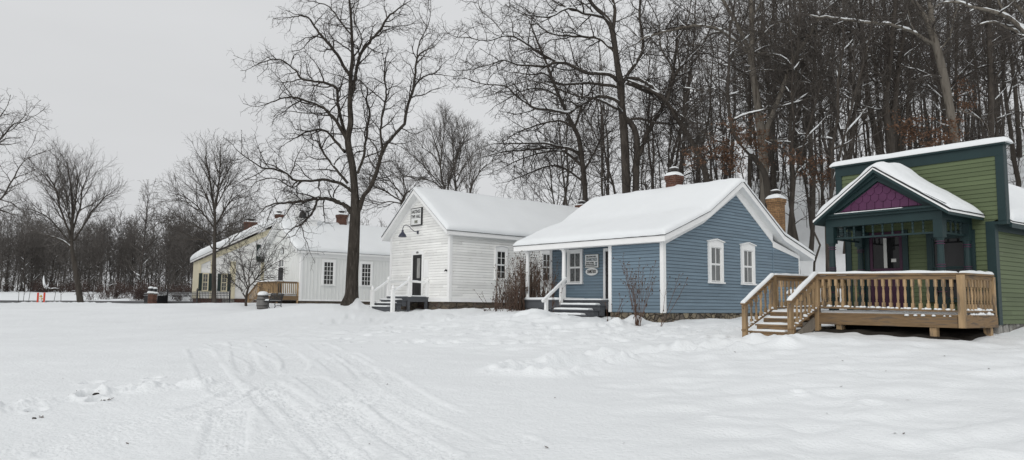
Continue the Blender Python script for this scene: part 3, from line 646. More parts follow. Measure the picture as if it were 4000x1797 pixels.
# front steps
st = empty('entry_steps', hw(0, 0, 0), 41); tag(st, 'grey entry steps with white ball-top posts at the white hall door', 'steps')
lx, ly0, ly1 = -1.2, 1.62, 3.53
mb = MB(); mb.box(XYZ, lx, -.03, ly0, ly1, .17, .235); mb.box(XYZ, lx + .02, -.04, ly0 + .02, ly0 + .06, -.02, .168); mb.box(XYZ, lx + .02, lx + .06, ly0 + .07, ly1 - .02, -.02, .168)
mb.box(XYZ, lx + .01, lx + .12, ly0 + .01, ly0 + .11, -.7, .165); mb.box(XYZ, -.2, -.08, ly0 + .01, ly0 + .11, -.7, .165)
mb.build('landing', 'grey_paint', st)
for i in range(3):
    x1 = lx - .29 * i; zt = .235 - .165 * (i + 1)
    mb = MB(); mb.box(XYZ, x1 - .31, x1 - .003, ly0 + .05, ly1 + .12 + .12 * i, zt - .045, zt); mb.box(XYZ, x1 - .27, x1 - .02, ly0 + .1, ly1 + .06 + .12 * i, zt - .30, zt - .047)
    mb.build('step', 'grey_paint', st)
def ball_post(parent, x, y, z0, z1, w=.15, nm='post'):
    mb = MB(); mb.box(XYZ, x - w / 2, x + w / 2, y - w / 2, y + w / 2, z0, z1 - .16); mb.box(XYZ, x - w * .62, x + w * .62, y - w * .62, y + w * .62, z1 - .16, z1 - .11)
    mb.lathe((x, y, z1 - .11), [(w * .3, 0), (w * .3, .02), (w * .5, .06), (w * .52, .10), (w * .4, .15), (w * .15, .18), (.003, .185)], 12); return mb.build(nm, 'trim_white', parent)
zA, zB = .235, -.25
pB, pD, pE = (lx + .08, 3.49), (lx + .08, 1.66), (-.09, 1.66); pA, pC = (-2.02, 3.47), (-2.02, 1.64)
for (x, y), z0, z1 in ((pB, zA - .02, 1.12), (pD, zA - .02, 1.12), (pE, zA - .02, 1.06), (pA, zB - .25, .64), (pC, zB - .3, .64)): ball_post(st, x, y, z0, z1)
for p, q in (((pB[0] + .07, pB[1], .94), (-.03, pB[1], .94)), ((pD[0] + .07, pD[1], .94), (pE[0] - .07, pE[1], .90)), ((pB[0] - .07, pB[1], .94), (pA[0] + .06, pA[1], .46)), ((pD[0] - .07, pD[1], .94), (pC[0] + .06, pC[1], .46))): MB().bar(p, q, .09, .075).build('handrail', 'trim_white', st)
mb = MB(); flat_snow(mb, (lx + .02, ly0 + .08), (-.1, ly1 - .05), .237, .05)
for i in range(3): flat_snow(mb, (lx - .29 * i - .30, ly0 + .45), (lx - .29 * i - .01, ly1 + .1 + .1 * i), .235 - .165 * (i + 1) + .002, .055, seed=i)
snow_sheet(mb, lambda s, t: (lx - .45 - .3 * s, 1.72 + .35 * t, -.09), 4, 4, .2, .3, .35, .15) if False else None
for p, q in (((pB[0] - .07, pB[1], .985), (pA[0] + .06, pA[1], .50)), ((pD[0] - .07, pD[1], .985), (pC[0] + .06, pC[1], .50)), ((pD[0] + .07, pD[1], .98), (pE[0] - .07, pE[1], .94)), ((pB[0] + .07, pB[1], .98), (-.05, pB[1], .98))): rail_snow(mb, p, q, .085, .03)
for (x, y), z1 in ((pB, 1.12), (pD, 1.12), (pA, .64), (pC, .64)): mb.lathe((x, y, z1 + .045), [(.055, 0), (.06, .015), (.035, .045), (.003, .052)], 8)
mb.build('snow', 'snow', st, True)

# ---- 2. blue house
B0 = at(2592, 1223, 26.0)
blue = empty('blue_house', B0, 41); tag(blue, 'small blue clapboard house with white trim, front porch and brick chimneys', 'house')
BL, RC = 7.05, 1.4           # length along the front; porch recess depth
bprof = [(-.34, 2.66), (.86, 3.12), (2.33, 3.70), (4.56, 5.09), (7.64, 3.17), (10.1, 2.48)]
bz_ = plin([(p[0], p[1] - .2) for p in bprof])
body = [(0, 0), (9.36, 0), (9.36, 2.42), (7.2, 2.92), (4.56, 4.80), (2.4, 3.45), (0, 2.47)]
mb = MB()
mb.loft([(x, 0, z) for x, z in body], [(x, 2.45, z) for x, z in body])
b2 = [(RC, 0), (9.36, 0), (9.36, 2.42), (7.2, 2.92), (4.56, 4.80), (2.4, 3.45), (RC, 3.03)]
mb.loft([(x, 2.452, z) for x, z in b2], [(x, BL, z) for x, z in b2])
EX = .121
wl = plin([(2.47, 0), (3.45, 2.4), (4.80, 4.56)]); wh = plin([(2.92, 7.2), (4.80, 4.56)])
lap(mb, FY(0), .02, lambda z: 0 if z < 2.47 else wl(z), lambda z: 7.2 if z < 2.92 else wh(z), 4.78, EX)
ah = plin([(2.42, 9.36), (2.92, 7.2)])
lap(mb, FY(0.0), .02, lambda z: 7.27, lambda z: 9.36 if z < 2.42 else ah(z), 2.86, EX)
lap(mb, FX(0), .02, lambda z: 0, lambda z: 2.45, 2.45, EX)
lap(mb, FX(RC), .46, lambda z: 2.45, lambda z: BL, 2.55, EX)
mb.box(FY(0), 7.2, 7.262, 0, .034, 0, 2.86)
mb.build('wall', 'blue_paint', blue); mb = MB()
lap_shadows(mb, FY(0), .02, lambda z: 0 if z < 2.47 else wl(z), lambda z: 7.2 if z < 2.92 else wh(z), 4.78, EX); lap_shadows(mb, FY(0.0), .02, lambda z: 7.27, lambda z: 9.36 if z < 2.42 else ah(z), 2.86, EX); lap_shadows(mb, FX(0), .02, lambda z: 0, lambda z: 2.45, 2.45, EX); lap_shadows(mb, FX(RC), .46, lambda z: 2.45, lambda z: BL, 2.55, EX)
mb.build('lap_shadows', 'lap_shade_blue', blue)
mb = MB(); corner_board(mb, 0, 0, 0.0, 2.47); mb.build('corner_board', 'trim_white', blue)
mb = MB(); mb.box(FX(0), 2.34, 2.455, .0, .042, .0, 2.46); mb.box(lambda a, d, z: (a, 2.455 + d, z), -.042, .10, 0, .035, .0, 2.46); mb.build('corner_board', 'trim_white', blue)
mb = MB(); corner_board(mb, RC, BL, .44, 2.6, sy=-1); mb.build('corner_board', 'trim_white', blue); MB().box(FY(0), 9.29, 9.36, 0, .04, 0, 2.44).build('corner_board', 'trim_white', blue)
MB().box(XYZ, -.20, .12, .0, BL, 2.44, 2.60).build('porch_beam', 'trim_white', blue); MB().box(XYZ, .122, RC - .03, 2.46, BL + .1, 2.57, 2.60).build('porch_ceiling', 'trim_white', blue)
foundation(blue, .02, 9.3, .02, 2.44, 'fieldstone'); MB().box(XYZ, RC + .02, 9.3, 2.46, BL - .03, -1.3, -.01).build('foundation', 'fieldstone', blue)
mb = MB(); mb.box(FY(0.02), 5.83, 6.37, 0, .03, -.20, -.02); v = mb.build('foundation_vent', 'grey_wood', blue); mb = MB(); mb.box(FY(0.02), 5.87, 6.33, .02, .034, -.17, -.05); mb.build('vent_opening', 'black_paint', v)
mb = MB()
for A in ([(2.36, 3.30), (2.36, 3.52), (4.56, 4.9), (4.56, 4.58)], [(4.56, 4.58), (4.56, 4.9), (7.2, 3.3), (7.2, 2.86)], [(0.0, 2.36), (0, 2.62), (2.36, 3.52), (2.36, 3.30)], [(7.2, 2.70), (7.2, 2.95), (9.36, 2.46), (9.36, 2.30)]):
    mb.loft([(x, -.045, z) for x, z in A], [(x, -.001, z) for x, z in A])
mb.build('frieze', 'trim_white', blue)
ro = roof(blue, lambda a, b, z: (a, b, z), bprof, -.34, BL + .45, 'trim_white', 0.19, .19, seed=5.0)
chimney(ro, 4.32, 4.80, 2.66, 3.14, 4.7, 5.68, 'brick_red', T=.17, seed=2)
chimney(ro, 9.08, 9.62, .72, 1.26, 2.6, 5.0, 'brick_tan', T=.2, seed=4)
for a in (2.76, 4.95): window(blue, FY(0), a, a + .66, 1.17, 2.45, 2, 2, 'pane_curtain', cas=.13, ped=.09, d0=.035, dep=.10)
wn = window(blue, FX(RC), 5.24, 5.88, 1.17, 2.40, 2, 2, 'pane_lace', cas=.12, d0=.035, dep=.09)
P = FX(RC); mb = MB(); mb.box(P, 3.86, 3.97, 0, .08, .45, 2.5); mb.box(P, 2.95, 3.86, 0, .08, 2.38, 2.5); mb.build('door_casing', 'trim_white', blue)
dr = MB().box(P, 2.95, 3.855, 0, .05, .46, 2.375).build('door', 'black_paint', blue); MB().box(P, 3.76, 3.80, .05, .09, 1.35, 1.45).build('handle', 'iron', dr)
mb = MB()
for y in (4.84, 6.98):
    mb = MB(); mb.box(XYZ, -.12, .10, y - .11, y + .11, .44, .50); mb.lathe((-.01, y, .50), [(.095, 0), (.10, .03), (.082, .06), (.085, .9), (.074, 1.80), (.095, 1.83), (.095, 1.86), (.12, 1.90)], 16); mb.box(XYZ, -.14, .12, y - .13, y + .13, 2.40, 2.438); mb.build('porch_column', 'trim_white', blue)
mb = MB(); mb.box(XYZ, -.16, RC - .03, 2.47, BL + .05, .38, .44); mb.box(XYZ, -.12, -.08, 2.47, BL + .05, .10, .378); mb.box(XYZ, -.12, RC - .05, BL, BL + .04, .10, .378); mb.build('porch_floor', 'grey_paint', blue)
mb = MB()       # lattice skirt
for i in range(46):
    y = 4.62 + i * .075
    if y < BL + .02: mb.box(XYZ, -.105, -.095, y, y + .03, -.6, .098)
for i in range(9): mb.box(XYZ, -.112, -.106, 4.6, BL + .04, -.55 + i * .075, -.52 + i * .075)
mb.build('lattice', 'grey_paint', blue)
for i in range(3):
    x1 = -.16 - .29 * i; zt = .44 - .185 * (i + 1); mb = MB(); mb.box(XYZ, x1 - .31, x1 + .02, 2.52 + .05 * i, 4.66 + .06 * i, zt - .045, zt); mb.box(XYZ, x1 - .26, x1 + .0, 2.56 + .05 * i, 4.6 + .06 * i, zt - .40, zt - .046); mb.build('porch_step', 'grey_paint', blue)
hr = MB(); hr.bar((-.02, 4.72, 1.27), (-1.28, 4.72, .36), .10, .085); hrl = hr.build('porch_handrail', 'trim_white', blue)
mb = MB(); mb.box(XYZ, -.34, -.22, 4.67, 4.77, .2, 1.06); mb.build('rail_post', 'trim_white', hrl); mb = MB(); mb.box(XYZ, -1.14, -1.02, 4.67, 4.77, -.6, .47); mb.build('rail_post', 'trim_white', hrl)
mb = MB(); flat_snow(mb, (-.14, 4.9), (RC - .06, BL), .441, .09, rnd=.1); flat_snow(mb, (-.15, 2.7), (.6, 4.7), .441, .045, rnd=.08)
for i in range(3): flat_snow(mb, (-.16 - .29 * i - .30, 2.75 + .1 * i), (-.16 - .29 * i - .02, 4.6 + .06 * i), .44 - .185 * (i + 1) + .002, .065, seed=i + 5)
rail_snow(mb, (-.02, 4.72, 1.32), (-1.28, 4.72, .41), .09, .03); mb.build('porch_snow', 'snow', blue, True)
def bw(x, y, z):
    c, s = math.cos(RAD(41)), math.sin(RAD(41)); return (B0[0] + x * c - y * s, B0[1] + x * s + y * c, B0[2] + z)
sg = empty('shop_sign', bw(RC, 4.615, 2.02), 41); tag(sg, 'rectangular white sign with five lines of lettering and a thread spool, on the porch wall', 'sign')
MB().box(P0, -.36, .36, .035, .06, -.26, .26).build('panel', 'sign_white', sg)
MB().box(P0, -.375, .375, .03, .052, -.275, .275).build('frame', 'grey_wood', sg)
for tx, sz, zz, aa, mm, sx in (('MRS. EDNA HALL', .085, .175, -.02, 'letter_black', .85), ('SEAMSTRESS', .155, .055, 0, 'letter_grey', .70), ('FANCY WORK', .075, -.065, -.09, 'letter_black', .85), ('FINE-HAND IN-HOME', .06, -.135, -.09, 'letter_black', .8), ('BABY CLOTHES-GARMENTS', .06, -.205, -.09, 'letter_black', .78)):
    text_mesh(tx, sz, mm, sg, P0, aa, zz, .061, bold=.003, sx=sx)
mb = MB(); A = [(.2, -.05), (.30, -.05), (.30, -.08), (.275, -.10), (.275, -.17), (.30, -.19), (.30, -.22), (.2, -.22), (.2, -.19), (.225, -.17), (.225, -.10), (.2, -.08)]
mb.loft([P0(a, .058, z) for a, z in A], [P0(a, .064, z) for a, z in A]); mb.build('spool_emblem', 'letter_grey', sg)
sg = empty('oval_sign', bw(RC, 4.615, 1.59), 41); tag(sg, 'oval white sign reading SEAMSTRESS below the rectangular sign', 'sign')
mb = MB(); E_ = [(.335 * math.cos(t * math.pi / 20), .155 * math.sin(t * math.pi / 20)) for t in range(40)]
mb.loft([P0(a, .035, z) for a, z in E_], [P0(a, .06, z) for a, z in E_]); mb.build('panel', 'sign_white', sg)
text_mesh('SEAMSTRESS', .15, 'letter_black', sg, P0, 0, 0, .061, bold=.004, sx=.58, warp=lambda x: 1.35 - 5.5 * x * x)

# ---- 3. white board-and-batten school with a belfry
S0 = at(1170, 1175, 52.0)
sch = empty('schoolhouse', S0, 41); tag(sch, 'white board and batten schoolhouse with an open bell cupola and a wooden deck', 'building')
SW, SL, SE, SA = 6.2, 12.0, 3.42, 5.62
mb = MB(); sec = [(0, 0), (SW, 0), (SW, SE), (SW / 2, SA), (0, SE)]; mb.loft([(0, y, z) for y, z in sec], [(SL, y, z) for y, z in sec])
rg = random.Random(3); y = .1
while y < SW - .05:
    zt = SE + (SA - SE) * (1 - abs(y - SW / 2) / (SW / 2)) - .05; mb.box(FX(0), y, y + .055, 0, .026, .12, zt); y += rg.uniform(.24, .30)
x = .12
while x < SL: mb.box(FY(0), x, x + .055, 0, .026, .12, 3.06); x += rg.uniform(.24, .30)
mb.build('wall', 'school_white', sch)
mb = MB(); corner_board(mb, 0, 0, 0, 3.06, .12); mb.box(FY(0), .0, SL, 0, .04, 3.062, 3.46); mb.box(FY(0), .13, SL, 0, .035, 0, .12); mb.box(FX(0), .13, SW, 0, .035, 0, .12)
mb.build('trim', 'trim_white', sch); foundation(sch, .03, SL, .03, SW - .03, 'cutstone')
ro = roof(sch, lambda a, b, z: (b, a, z), [(-.30, 3.46), (SW / 2, 5.77), (SW + .30, 3.46)], -.5, SL + .3, 'trim_white', 0.2, .13, seed=8.0)
chimney(ro, 4.36, 4.95, 2.8, 3.4, 5.3, 6.62, 'brick_red', T=.14, seed=7)
for a in (1.72, 4.75, 8.6): window(sch, FY(0), a, a + .76, 1.17, 2.78, 3, 5, 'pane_dark', cas=.15, d0=.03, dep=.075, meet=False, mt=.028)
P = FX(0); mb = MB(); mb.box(P, 2.55, 2.68, 0, .07, .3, 2.95); mb.box(P, 3.56, 3.69, 0, .07, .3, 2.95); mb.box(P, 2.68, 3.56, 0, .07, 2.38, 2.46); mb.box(P, 2.55, 3.69, 0, .073, 2.90, 3.02); mb.build('door_casing', 'trim_white', sch)
dr = MB().box(P, 2.69, 3.55, 0, .045, .32, 2.375).build('door', 'black_paint', sch); MB().box(P, 3.42, 3.48, .045, .09, 1.2, 1.3).build('handle', 'iron', dr)
mb = MB(); mb.box(P, 2.69, 3.55, 0, .03, 2.47, 2.89); tw = mb.build('transom_pane', 'pane_curtain', sch); mb = MB(); mb.box(P, 3.09, 3.13, .03, .05, 2.47, 2.89); mb.build('muntin', 'trim_white', tw)
c, s = math.cos(RAD(41)), math.sin(RAD(41)); sw = lambda x, y, z: (S0[0] + x * c - y * s, S0[1] + x * s + y * c, S0[2] + z)
pl = empty('arched_plaque', sw(0, 3.1, 3.6), 41); tag(pl, 'small arched white plaque over the schoolhouse door', 'sign')
A = [(-.27, -.24), (.27, -.24)] + [(.27 * math.cos(t * math.pi / 8), .26 * math.sin(t * math.pi / 8)) for t in range(9)]
mb = MB(); mb.loft([P0(a, .03, z) for a, z in A], [P0(a, .05, z) for a, z in A]); mb.build('frame', 'black_paint', pl); mb = MB(); mb.loft([P0(a * .86, .05, z * .86) for a, z in A], [P0(a * .86, .058, z * .86) for a, z in A]); mb.build('panel', 'sign_white', pl)
mb = MB()
for zz, ww in ((.08, .09), (-.02, .14), (-.12, .12)): mb.box(P0, -ww, ww, .0585, .061, zz - .018, zz + .018)
mb.build('lettering', 'letter_grey', pl)
# belfry
bf = empty('belfry', (1.45, SW / 2, 5.55)); bf.parent = sch; hb = .80
mb = MB(); mb.box(XYZ, -hb, hb, -hb, hb, -.9, .38); mb.box(XYZ, -hb - .10, hb + .10, -hb - .10, hb + .10, .38, .45); mb.box(XYZ, -hb - .05, hb + .05, -hb - .05, hb + .05, .31, .378); mb.build('belfry_base', 'trim_white', bf)
for sx in (-1, 1):
    for sy in (-1, 1): MB().box(XYZ, sx * hb - .10, sx * hb + .10, sy * hb - .10, sy * hb + .10, .452, 2.0).build('belfry_post', 'trim_white', bf)
def arch(mb, mp):
    n = 10; w0 = hb - .1
    for i in range(n):
        a0, a1 = math.pi * i / n, math.pi * (i + 1) / n
        q = [(w0 * math.cos(a0), 1.30 + .55 * math.sin(a0)), (w0 * math.cos(a0), 1.98), (w0 * math.cos(a1), 1.98), (w0 * math.cos(a1), 1.30 + .55 * math.sin(a1))]
        mb.loft([mp(a, -.04, z) for a, z in q], [mp(a, .04, z) for a, z in q])
mb = MB()
for k in (-1, 1):
    mb = MB(); arch(mb, lambda a, d, z: (a, k * hb + d, z)); mb.build('belfry_arch', 'trim_white', bf); mb = MB(); arch(mb, lambda a, d, z: (k * hb + d, a, z)); mb.build('belfry_arch', 'trim_white', bf)
mb = MB(); mb.box(XYZ, -hb - .18, hb + .18, -hb - .18, hb + .18, 2.0, 2.12); mb.lathe((0, 0, 2.12), [((hb + .25) * 1.41, 0), ((hb + .25) * 1.41, .03), (.04, .75)], 4, .5); mb.build('belfry_roof', 'trim_white', bf)
mb = MB(); mb.lathe((0, 0, 2.16), [((hb + .2) * 1.41, 0), ((hb + .2) * 1.41, .06), (.1, .82), (.01, .86)], 4, .5)
for sx in (-1, 1): flat_snow(mb, (sx * hb - .12 - (0 if sx > 0 else .0), -hb - .1), (sx * hb + .12, hb + .1), .453, .10)
mb.build('belfry_snow', 'snow', bf)
bell = MB(); bell.lathe((0, 0, .52), [(.38, 0), (.36, .05), (.27, .16), (.22, .34), (.20, .46), (.12, .54), (.04, .56), (.03, .66)], 16); bell.tube([(-.55, 0, 1.1), (.55, 0, 1.1)], .035, 8); bell.bar((-.5, 0, .45), (-.42, 0, 1.12), .06, .06); bell.bar((.5, 0, .45), (.42, 0, 1.12), .06, .06)
R_ = [(.45, .42 * math.cos(t * math.pi / 9), 1.0 + .42 * math.sin(t * math.pi / 9)) for t in range(19)]; bell.tube(R_, .03, 6)
for t in range(4): bell.bar((.45, 0, 1.0), (.45, .42 * math.cos(t * math.pi / 2 + .4), 1 + .42 * math.sin(t * math.pi / 2 + .4)), .025, .025)
bell.build('bell', 'bell_metal', bf, True)

# ---- railings shared by the two wooden decks
def turned(mb, p, q, w=.030):
    p, q = Vector(p), Vector(q); L = q.z - p.z
    for za, zb in ((0, .2), (.76, 1)): mb.box(XYZ, p.x - w, p.x + w, p.y - w, p.y + w, p.z + L * za, p.z + L * zb)
    mb.lathe((p.x, p.y, p.z), [(w * .9, L * .2), (w * .6, L * .225), (w * .95, L * .25), (w * .62, L * .28), (w * .8, L * .32), (w * 1.0, L * .48), (w * .78, L * .63), (w * .6, L * .68), (w * .95, L * .71), (w * .6, L * .735), (w * .9, L * .76)], 10)
def slat(mb, p, q, w=.028):
    p, q = Vector(p), Vector(q); mb.box(XYZ, p.x - w, p.x + w, p.y - w * .6, p.y + w * .6, p.z, q.z)
def railing(parent, p, q, zt0, zt1, zb0, zb1, n, m, snow_mb, fn=turned, cap=.13, rng=random, T=.06, clumps=True):
    """p,q xy ends; zt/zb heights of the top and bottom rails at the ends"""
    p3 = lambda t, z0, z1: (p[0] + (q[0] - p[0]) * t, p[1] + (q[1] - p[1]) * t, z0 + (z1 - z0) * t)
    mb = MB(); mb.bar(p3(0, zt0, zt1), p3(1, zt0, zt1), cap, .04); mb.bar(p3(0, zt0 - .07, zt1 - .07), p3(1, zt0 - .07, zt1 - .07), .04, .09); mb.build('handrail', 'deck_board' if m == 'deck_wood' else m, parent)
    mb = MB(); mb.bar(p3(0, zb0, zb1), p3(1, zb0, zb1), .10, .04); mb.build('bottom_rail', 'deck_board' if m == 'deck_wood' else m, parent)
    for i in range(n):
        t = (i + .75) / (n + .5); a = p3(t, zb0 + .02, zb1 + .02); b = p3(t, zt0 - .115, zt1 - .115); mb = MB(); fn(mb, a, b); mb.build('baluster', m, parent)
    rail_snow(snow_mb, p3(0.0, zt0 + .021, zt1 + .021), p3(1, zt0 + .021, zt1 + .021), cap * .95, T, rng.random() * 9, 14)
    if clumps: lumps(snow_mb, p3(0.02, zb0 + .02, zb1 + .02), p3(.98, zb0 + .02, zb1 + .02), int(n * 1.6) + 3, .05, rng)

dk = empty('school_deck', sw(0, 0, 0), 41); tag(dk, 'brown wooden deck with stairs and slat railing at the schoolhouse door', 'deck')
SD = -1.62; zf = .32; yl = 2.45
mb = MB()
for i in range(11): mb.box(XYZ, SD + .02 + i * .145, SD + .155 + i * .145, .1, 3.95, zf - .04, zf)
mb.box(XYZ, SD, SD + .04, .1, 3.95, zf - .27, zf - .042); mb.box(XYZ, SD + .042, -.04, .1, .14, zf - .27, zf - .042); mb.build('platform', 'deck_board', dk)
smb = MB(); rgd = random.Random(4)
for (x, y) in ((SD + .05, .16), (SD + .05, 1.75), (SD + .05, 3.3), (-.1, .16)):
    mb = MB(); mb.box(XYZ, x - .05, x + .05, y - .05, y + .05, -.9, zf + .95); mb.build('post', 'deck_wood', dk)
railing(dk, (SD + .05, .22), (SD + .05, 3.25), zf + .97, zf + .97, zf + .12, zf + .12, 20, 'deck_wood', smb, slat, rng=rgd)
railing(dk, (SD + .11, .16), (-.16, .16), zf + .97, zf + .97, zf + .12, zf + .12, 9, 'deck_wood', smb, slat, rng=rgd)
for xx in (SD + .05, -.35):
    railing(dk, (xx, 3.36), (xx, 5.15), zf + .97, zf + .05, zf + .12, zf - .75, 8, 'deck_wood', smb, slat, rng=rgd)
    mb = MB(); mb.box(XYZ, xx - .05, xx + .05, 5.16, 5.26, -1.0, zf + .1); mb.build('post', 'deck_wood', dk)
    MB().bar((xx, 3.95, zf - .12), (xx, 5.2, zf - .95), .04, .24).build('stringer', 'grey_wood', dk)
for i in range(4): MB().box(XYZ, SD + .1, -.4, 3.96 + i * .3, 4.25 + i * .3, zf - .17 * (i + 1) - .04, zf - .17 * (i + 1)).build('step', 'deck_board', dk); flat_snow(smb, (SD + .12, 3.98 + i * .3), (-.42, 4.24 + i * .3), zf - .17 * (i + 1) + .002, .06, seed=i)
flat_snow(smb, (SD + .1, .2), (-.05, 3.9), zf + .002, .10, .1); smb.build('snow', 'snow', dk, True)

# ---- 4. yellow house far left
Y0 = at(773, 1165, 66.0)
yel = empty('yellow_house', Y0, 28); tag(yel, 'cream yellow Greek revival house with dark green shutters behind the iron fence', 'house')
YW, YL, YE = 12.4, 5.2, 3.35; ya = YE + .53 * YW / 2
mb = MB(); sec = [(0, 0), (YW, 0), (YW, YE), (YW / 2, ya), (0, YE)]; mb.loft([(x, 0, z) for x, z in sec], [(x, YL, z) for x, z in sec])
lap(mb, FY(0), .05, lambda z: 0 if z < YE else (z - YE) / .53, lambda z: YW if z < YE else YW - (z - YE) / .53, ya - .1, .13); mb.build('wall', 'white_paint', yel)
mb = MB()
for a, b in ((-.04, .14), (.92, 1.25), (2.55, 3.02), (5.2, 5.5)): mb.box(FY(0), a, b, 0, .07, 0, YE - .02)
for A in ([(0, YE - .45), (0, YE), (YW / 2, ya), (YW / 2, ya - .55)], [(YW, YE - .45), (YW, YE), (YW / 2, ya), (YW / 2, ya - .55)]): mb.loft([(x, -.075, z) for x, z in A], [(x, 0, z) for x, z in A])
mb.box(FX(0), 0, YL, 0, .05, 0, YE); mb.build('trim', 'cream_paint', yel)
foundation(yel, .03, YW, .03, YL, 'brick_red')
ro = roof(yel, lambda a, b, z: (a, b, z), [(-.30, 3.50), (YW / 2, 7.02), (YW + .5, 3.50)], -.45, YL + .4, 'trim_white', 0.46, .15, seed=11.0, rnd=.7, rndb=.28, b_ov=.04)
chimney(ro, 4.1, 5.2, 3.2, 3.8, 5.2, 7.3, 'brick_red', T=.16, seed=9); chimney(ro, 6.95, 7.6, 3.2, 3.9, 5.2, 8.2, 'brick_red', T=.16, seed=10)
for a in (.32, 1.88):
    window(yel, FY(0), a, a + .42, .68, 2.15, 2, 4, 'pane_lace', 'cream_paint', cas=.06, d0=.045, dep=.09)
    for k in (-.34, .48):
        mb = MB(); mb.box(FY(0), a + k, a + k + .28, .03, .12, .66, 2.2); mb.build('shutter', 'shutter_green', yel)
mb = MB(); mb.box(FY(0), 4.73, 5.12, .03, .09, 3.55, 4.95); mb.build('shutter', 'shutter_green', yel)
window(yel, FY(0), 5.2, 6.0, 3.75, 4.9, 2, 4, 'pane_dark', 'trim_white', cas=.06, d0=.045, dep=.09)
fb = MB().box(FY(0), 4.75, 6.1, .14, .40, 3.38, 3.66).build('flower_box', 'shutter_green', yel)
mb = MB(); mb.box(FY(0), 2.0, 2.9, .05, .9, -.35, -.05); mb.box(FY(0), 1.8, 3.0, .9, 1.4, -.6, -.3); mb.build('stone_steps', 'concrete_stone', yel)
# ---- 5. green shop with false front
G0 = at(3150 + 988 * .7603, 500 + 1008 * .7603, 16.6)
gc, gs = math.cos(RAD(37)), math.sin(RAD(37)); gw = lambda x, y, z: (G0[0] + x * gc - y * gs, G0[1] + x * gs + y * gc, G0[2] + z)
grn = empty('green_shop', G0, 37); tag(grn, 'green false-front shop with dark teal trim and a purple shingled porch gable', 'building')
GW, GL = 3.42, 7.5; FT = 3.97
mb = MB(); mb.loft([(.12, y, z) for y, z in ((0.004, 0), (GW, 0), (GW, 2.2), (1.71, 3.5), (.004, 2.2))], [(GL, y, z) for y, z in ((0.004, 0), (GW, 0), (GW, 2.2), (1.71, 3.5), (.004, 2.2))])
mb.box(XYZ, 0, .118, 0, GW, 0, 2.30); mb.box(XYZ, 0, .14, -.24, GW + .2, 2.302, FT)
ex = .101
lap(mb, FX(0), .0, lambda z: .12 if z < 2.3 else -.1, lambda z: GW - .12 if z < 2.3 else GW + .08, 3.72, ex, .02); lap(mb, FY(0.004), .0, lambda z: .16, lambda z: GL, 2.06, ex, .02)
mb.build('wall', 'green_paint', grn); mb = MB(); lap_shadows(mb, FX(0), .0, lambda z: .12 if z < 2.3 else -.1, lambda z: GW - .12 if z < 2.3 else GW + .08, 3.72, ex, .007, .011); lap_shadows(mb, FY(0.004), .0, lambda z: .16, lambda z: GL, 2.06, ex, .007, .011); mb.build('lap_shadows', 'lap_shade_green', grn)
mb = MB(); corner_board(mb, 0, 0, -.02, 2.28, .15, .034); mb.box(FX(0), GW - .13, GW + .034, 0, .034, -.02, 2.28); mb.box(lambda a, d, z: (a, GW + d, z), -.034, .15, 0, .034, -.02, 2.28)
mb.box(FX(0), -.275, -.11, 0, .036, 2.27, FT - .235); mb.box(FX(0), GW + .07, GW + .235, 0, .036, 2.27, FT - .235); mb.box(FX(0), -.277, GW + .237, 0, .037, FT - .233, FT)
mb.box(XYZ, -.03, .17, -.275, -.242, 2.265, FT - .002); mb.box(XYZ, -.03, .17, GW + .202, GW + .235, 2.265, FT - .002); mb.box(XYZ, -.031, .17, -.277, .036, 2.20, 2.264); mb.box(XYZ, -.031, .17, GW - .04, GW + .237, 2.20, 2.264)
mb.box(FY(0.004), .17, GL, 0, .035, 2.065, 2.24)
mb.build('trim', 'teal_paint', grn)
foundation(grn, .05, GL, .03, GW - .03, 'concrete_stone')
ro = roof(grn, lambda a, b, z: (b, a, z), [(-.30, 2.26), (1.71, 3.70), (GW + .30, 2.26)], .18, GL + .3, 'teal_paint', .22, .12, seed=14.0)
mb = MB(); profile_prism(mb, lambda a, b, z: (b, a, z), [(-.315, 2.262), (1.71, 3.715), (GW + .315, 2.262)], .03, .17, GL + .31, True); mb.build('drip_edge', 'trim_white', ro)
mb = MB(); mb.box(XYZ, -.10, .2, -.34, GW + .30, FT + .001, FT + .04); fc = mb.build('parapet_cap', 'teal_paint', grn)
mb = MB(); snow_sheet(mb, lambda s, t: (-.12 + .36 * s, -.40 + (GW + .76) * t, FT + .043), 5, 30, .0, .36, GW) if False else None
snow_sheet(mb, lambda s, t: ((-.12 + .36 * s, -.40 + (GW + .76) * t, FT + .043), (0, 0, 1)), 5, 30, .15, .36, GW + .76, .15, .12, 1.5, 3.0); mb.build('snow', 'snow', fc, True)
# shop door and window
P = FX(0)
mb = MB(); mb.box(P, 1.86, 1.99, 0, .06, .18, 2.22); mb.box(P, 2.81, 2.94, 0, .06, .18, 2.22); mb.build('door_casing', 'teal_paint', grn)
mb = MB(); mb.box(P, 2.0, 2.07, 0, .048, .19, 2.2); mb.box(P, 2.73, 2.80, 0, .048, .19, 2.2); mb.box(P, 2.07, 2.73, 0, .047, .19, .42); mb.box(P, 2.07, 2.73, 0, .047, 1.17, 1.30); mb.box(P, 2.07, 2.73, 0, .047, 2.06, 2.2); mb.box(P, 2.07, 2.73, 0, .044, .72, .80); mb.box(P, 2.07, 2.73, 0, .03, .42, 1.17)
dr = mb.build('door', 'plum_shaded', grn); MB().box(P, 2.07, 2.73, 0, .026, 1.30, 2.06).build('pane', 'pane_shop', dr); MB().box(P, 2.02, 2.05, .048, .09, 1.05, 1.17).build('handle', 'iron', dr)
mb = MB(); mb.box(P, 2.16, 2.28, .027, .030, 1.45, 1.53); mb.build('notice', 'paper', dr); MB().box(P, 2.38, 2.46, .027, .033, 1.31, 2.05).build('curtain_and_glare', 'paper', dr)  # pale upright strip painted in for the bright reflection in the glass
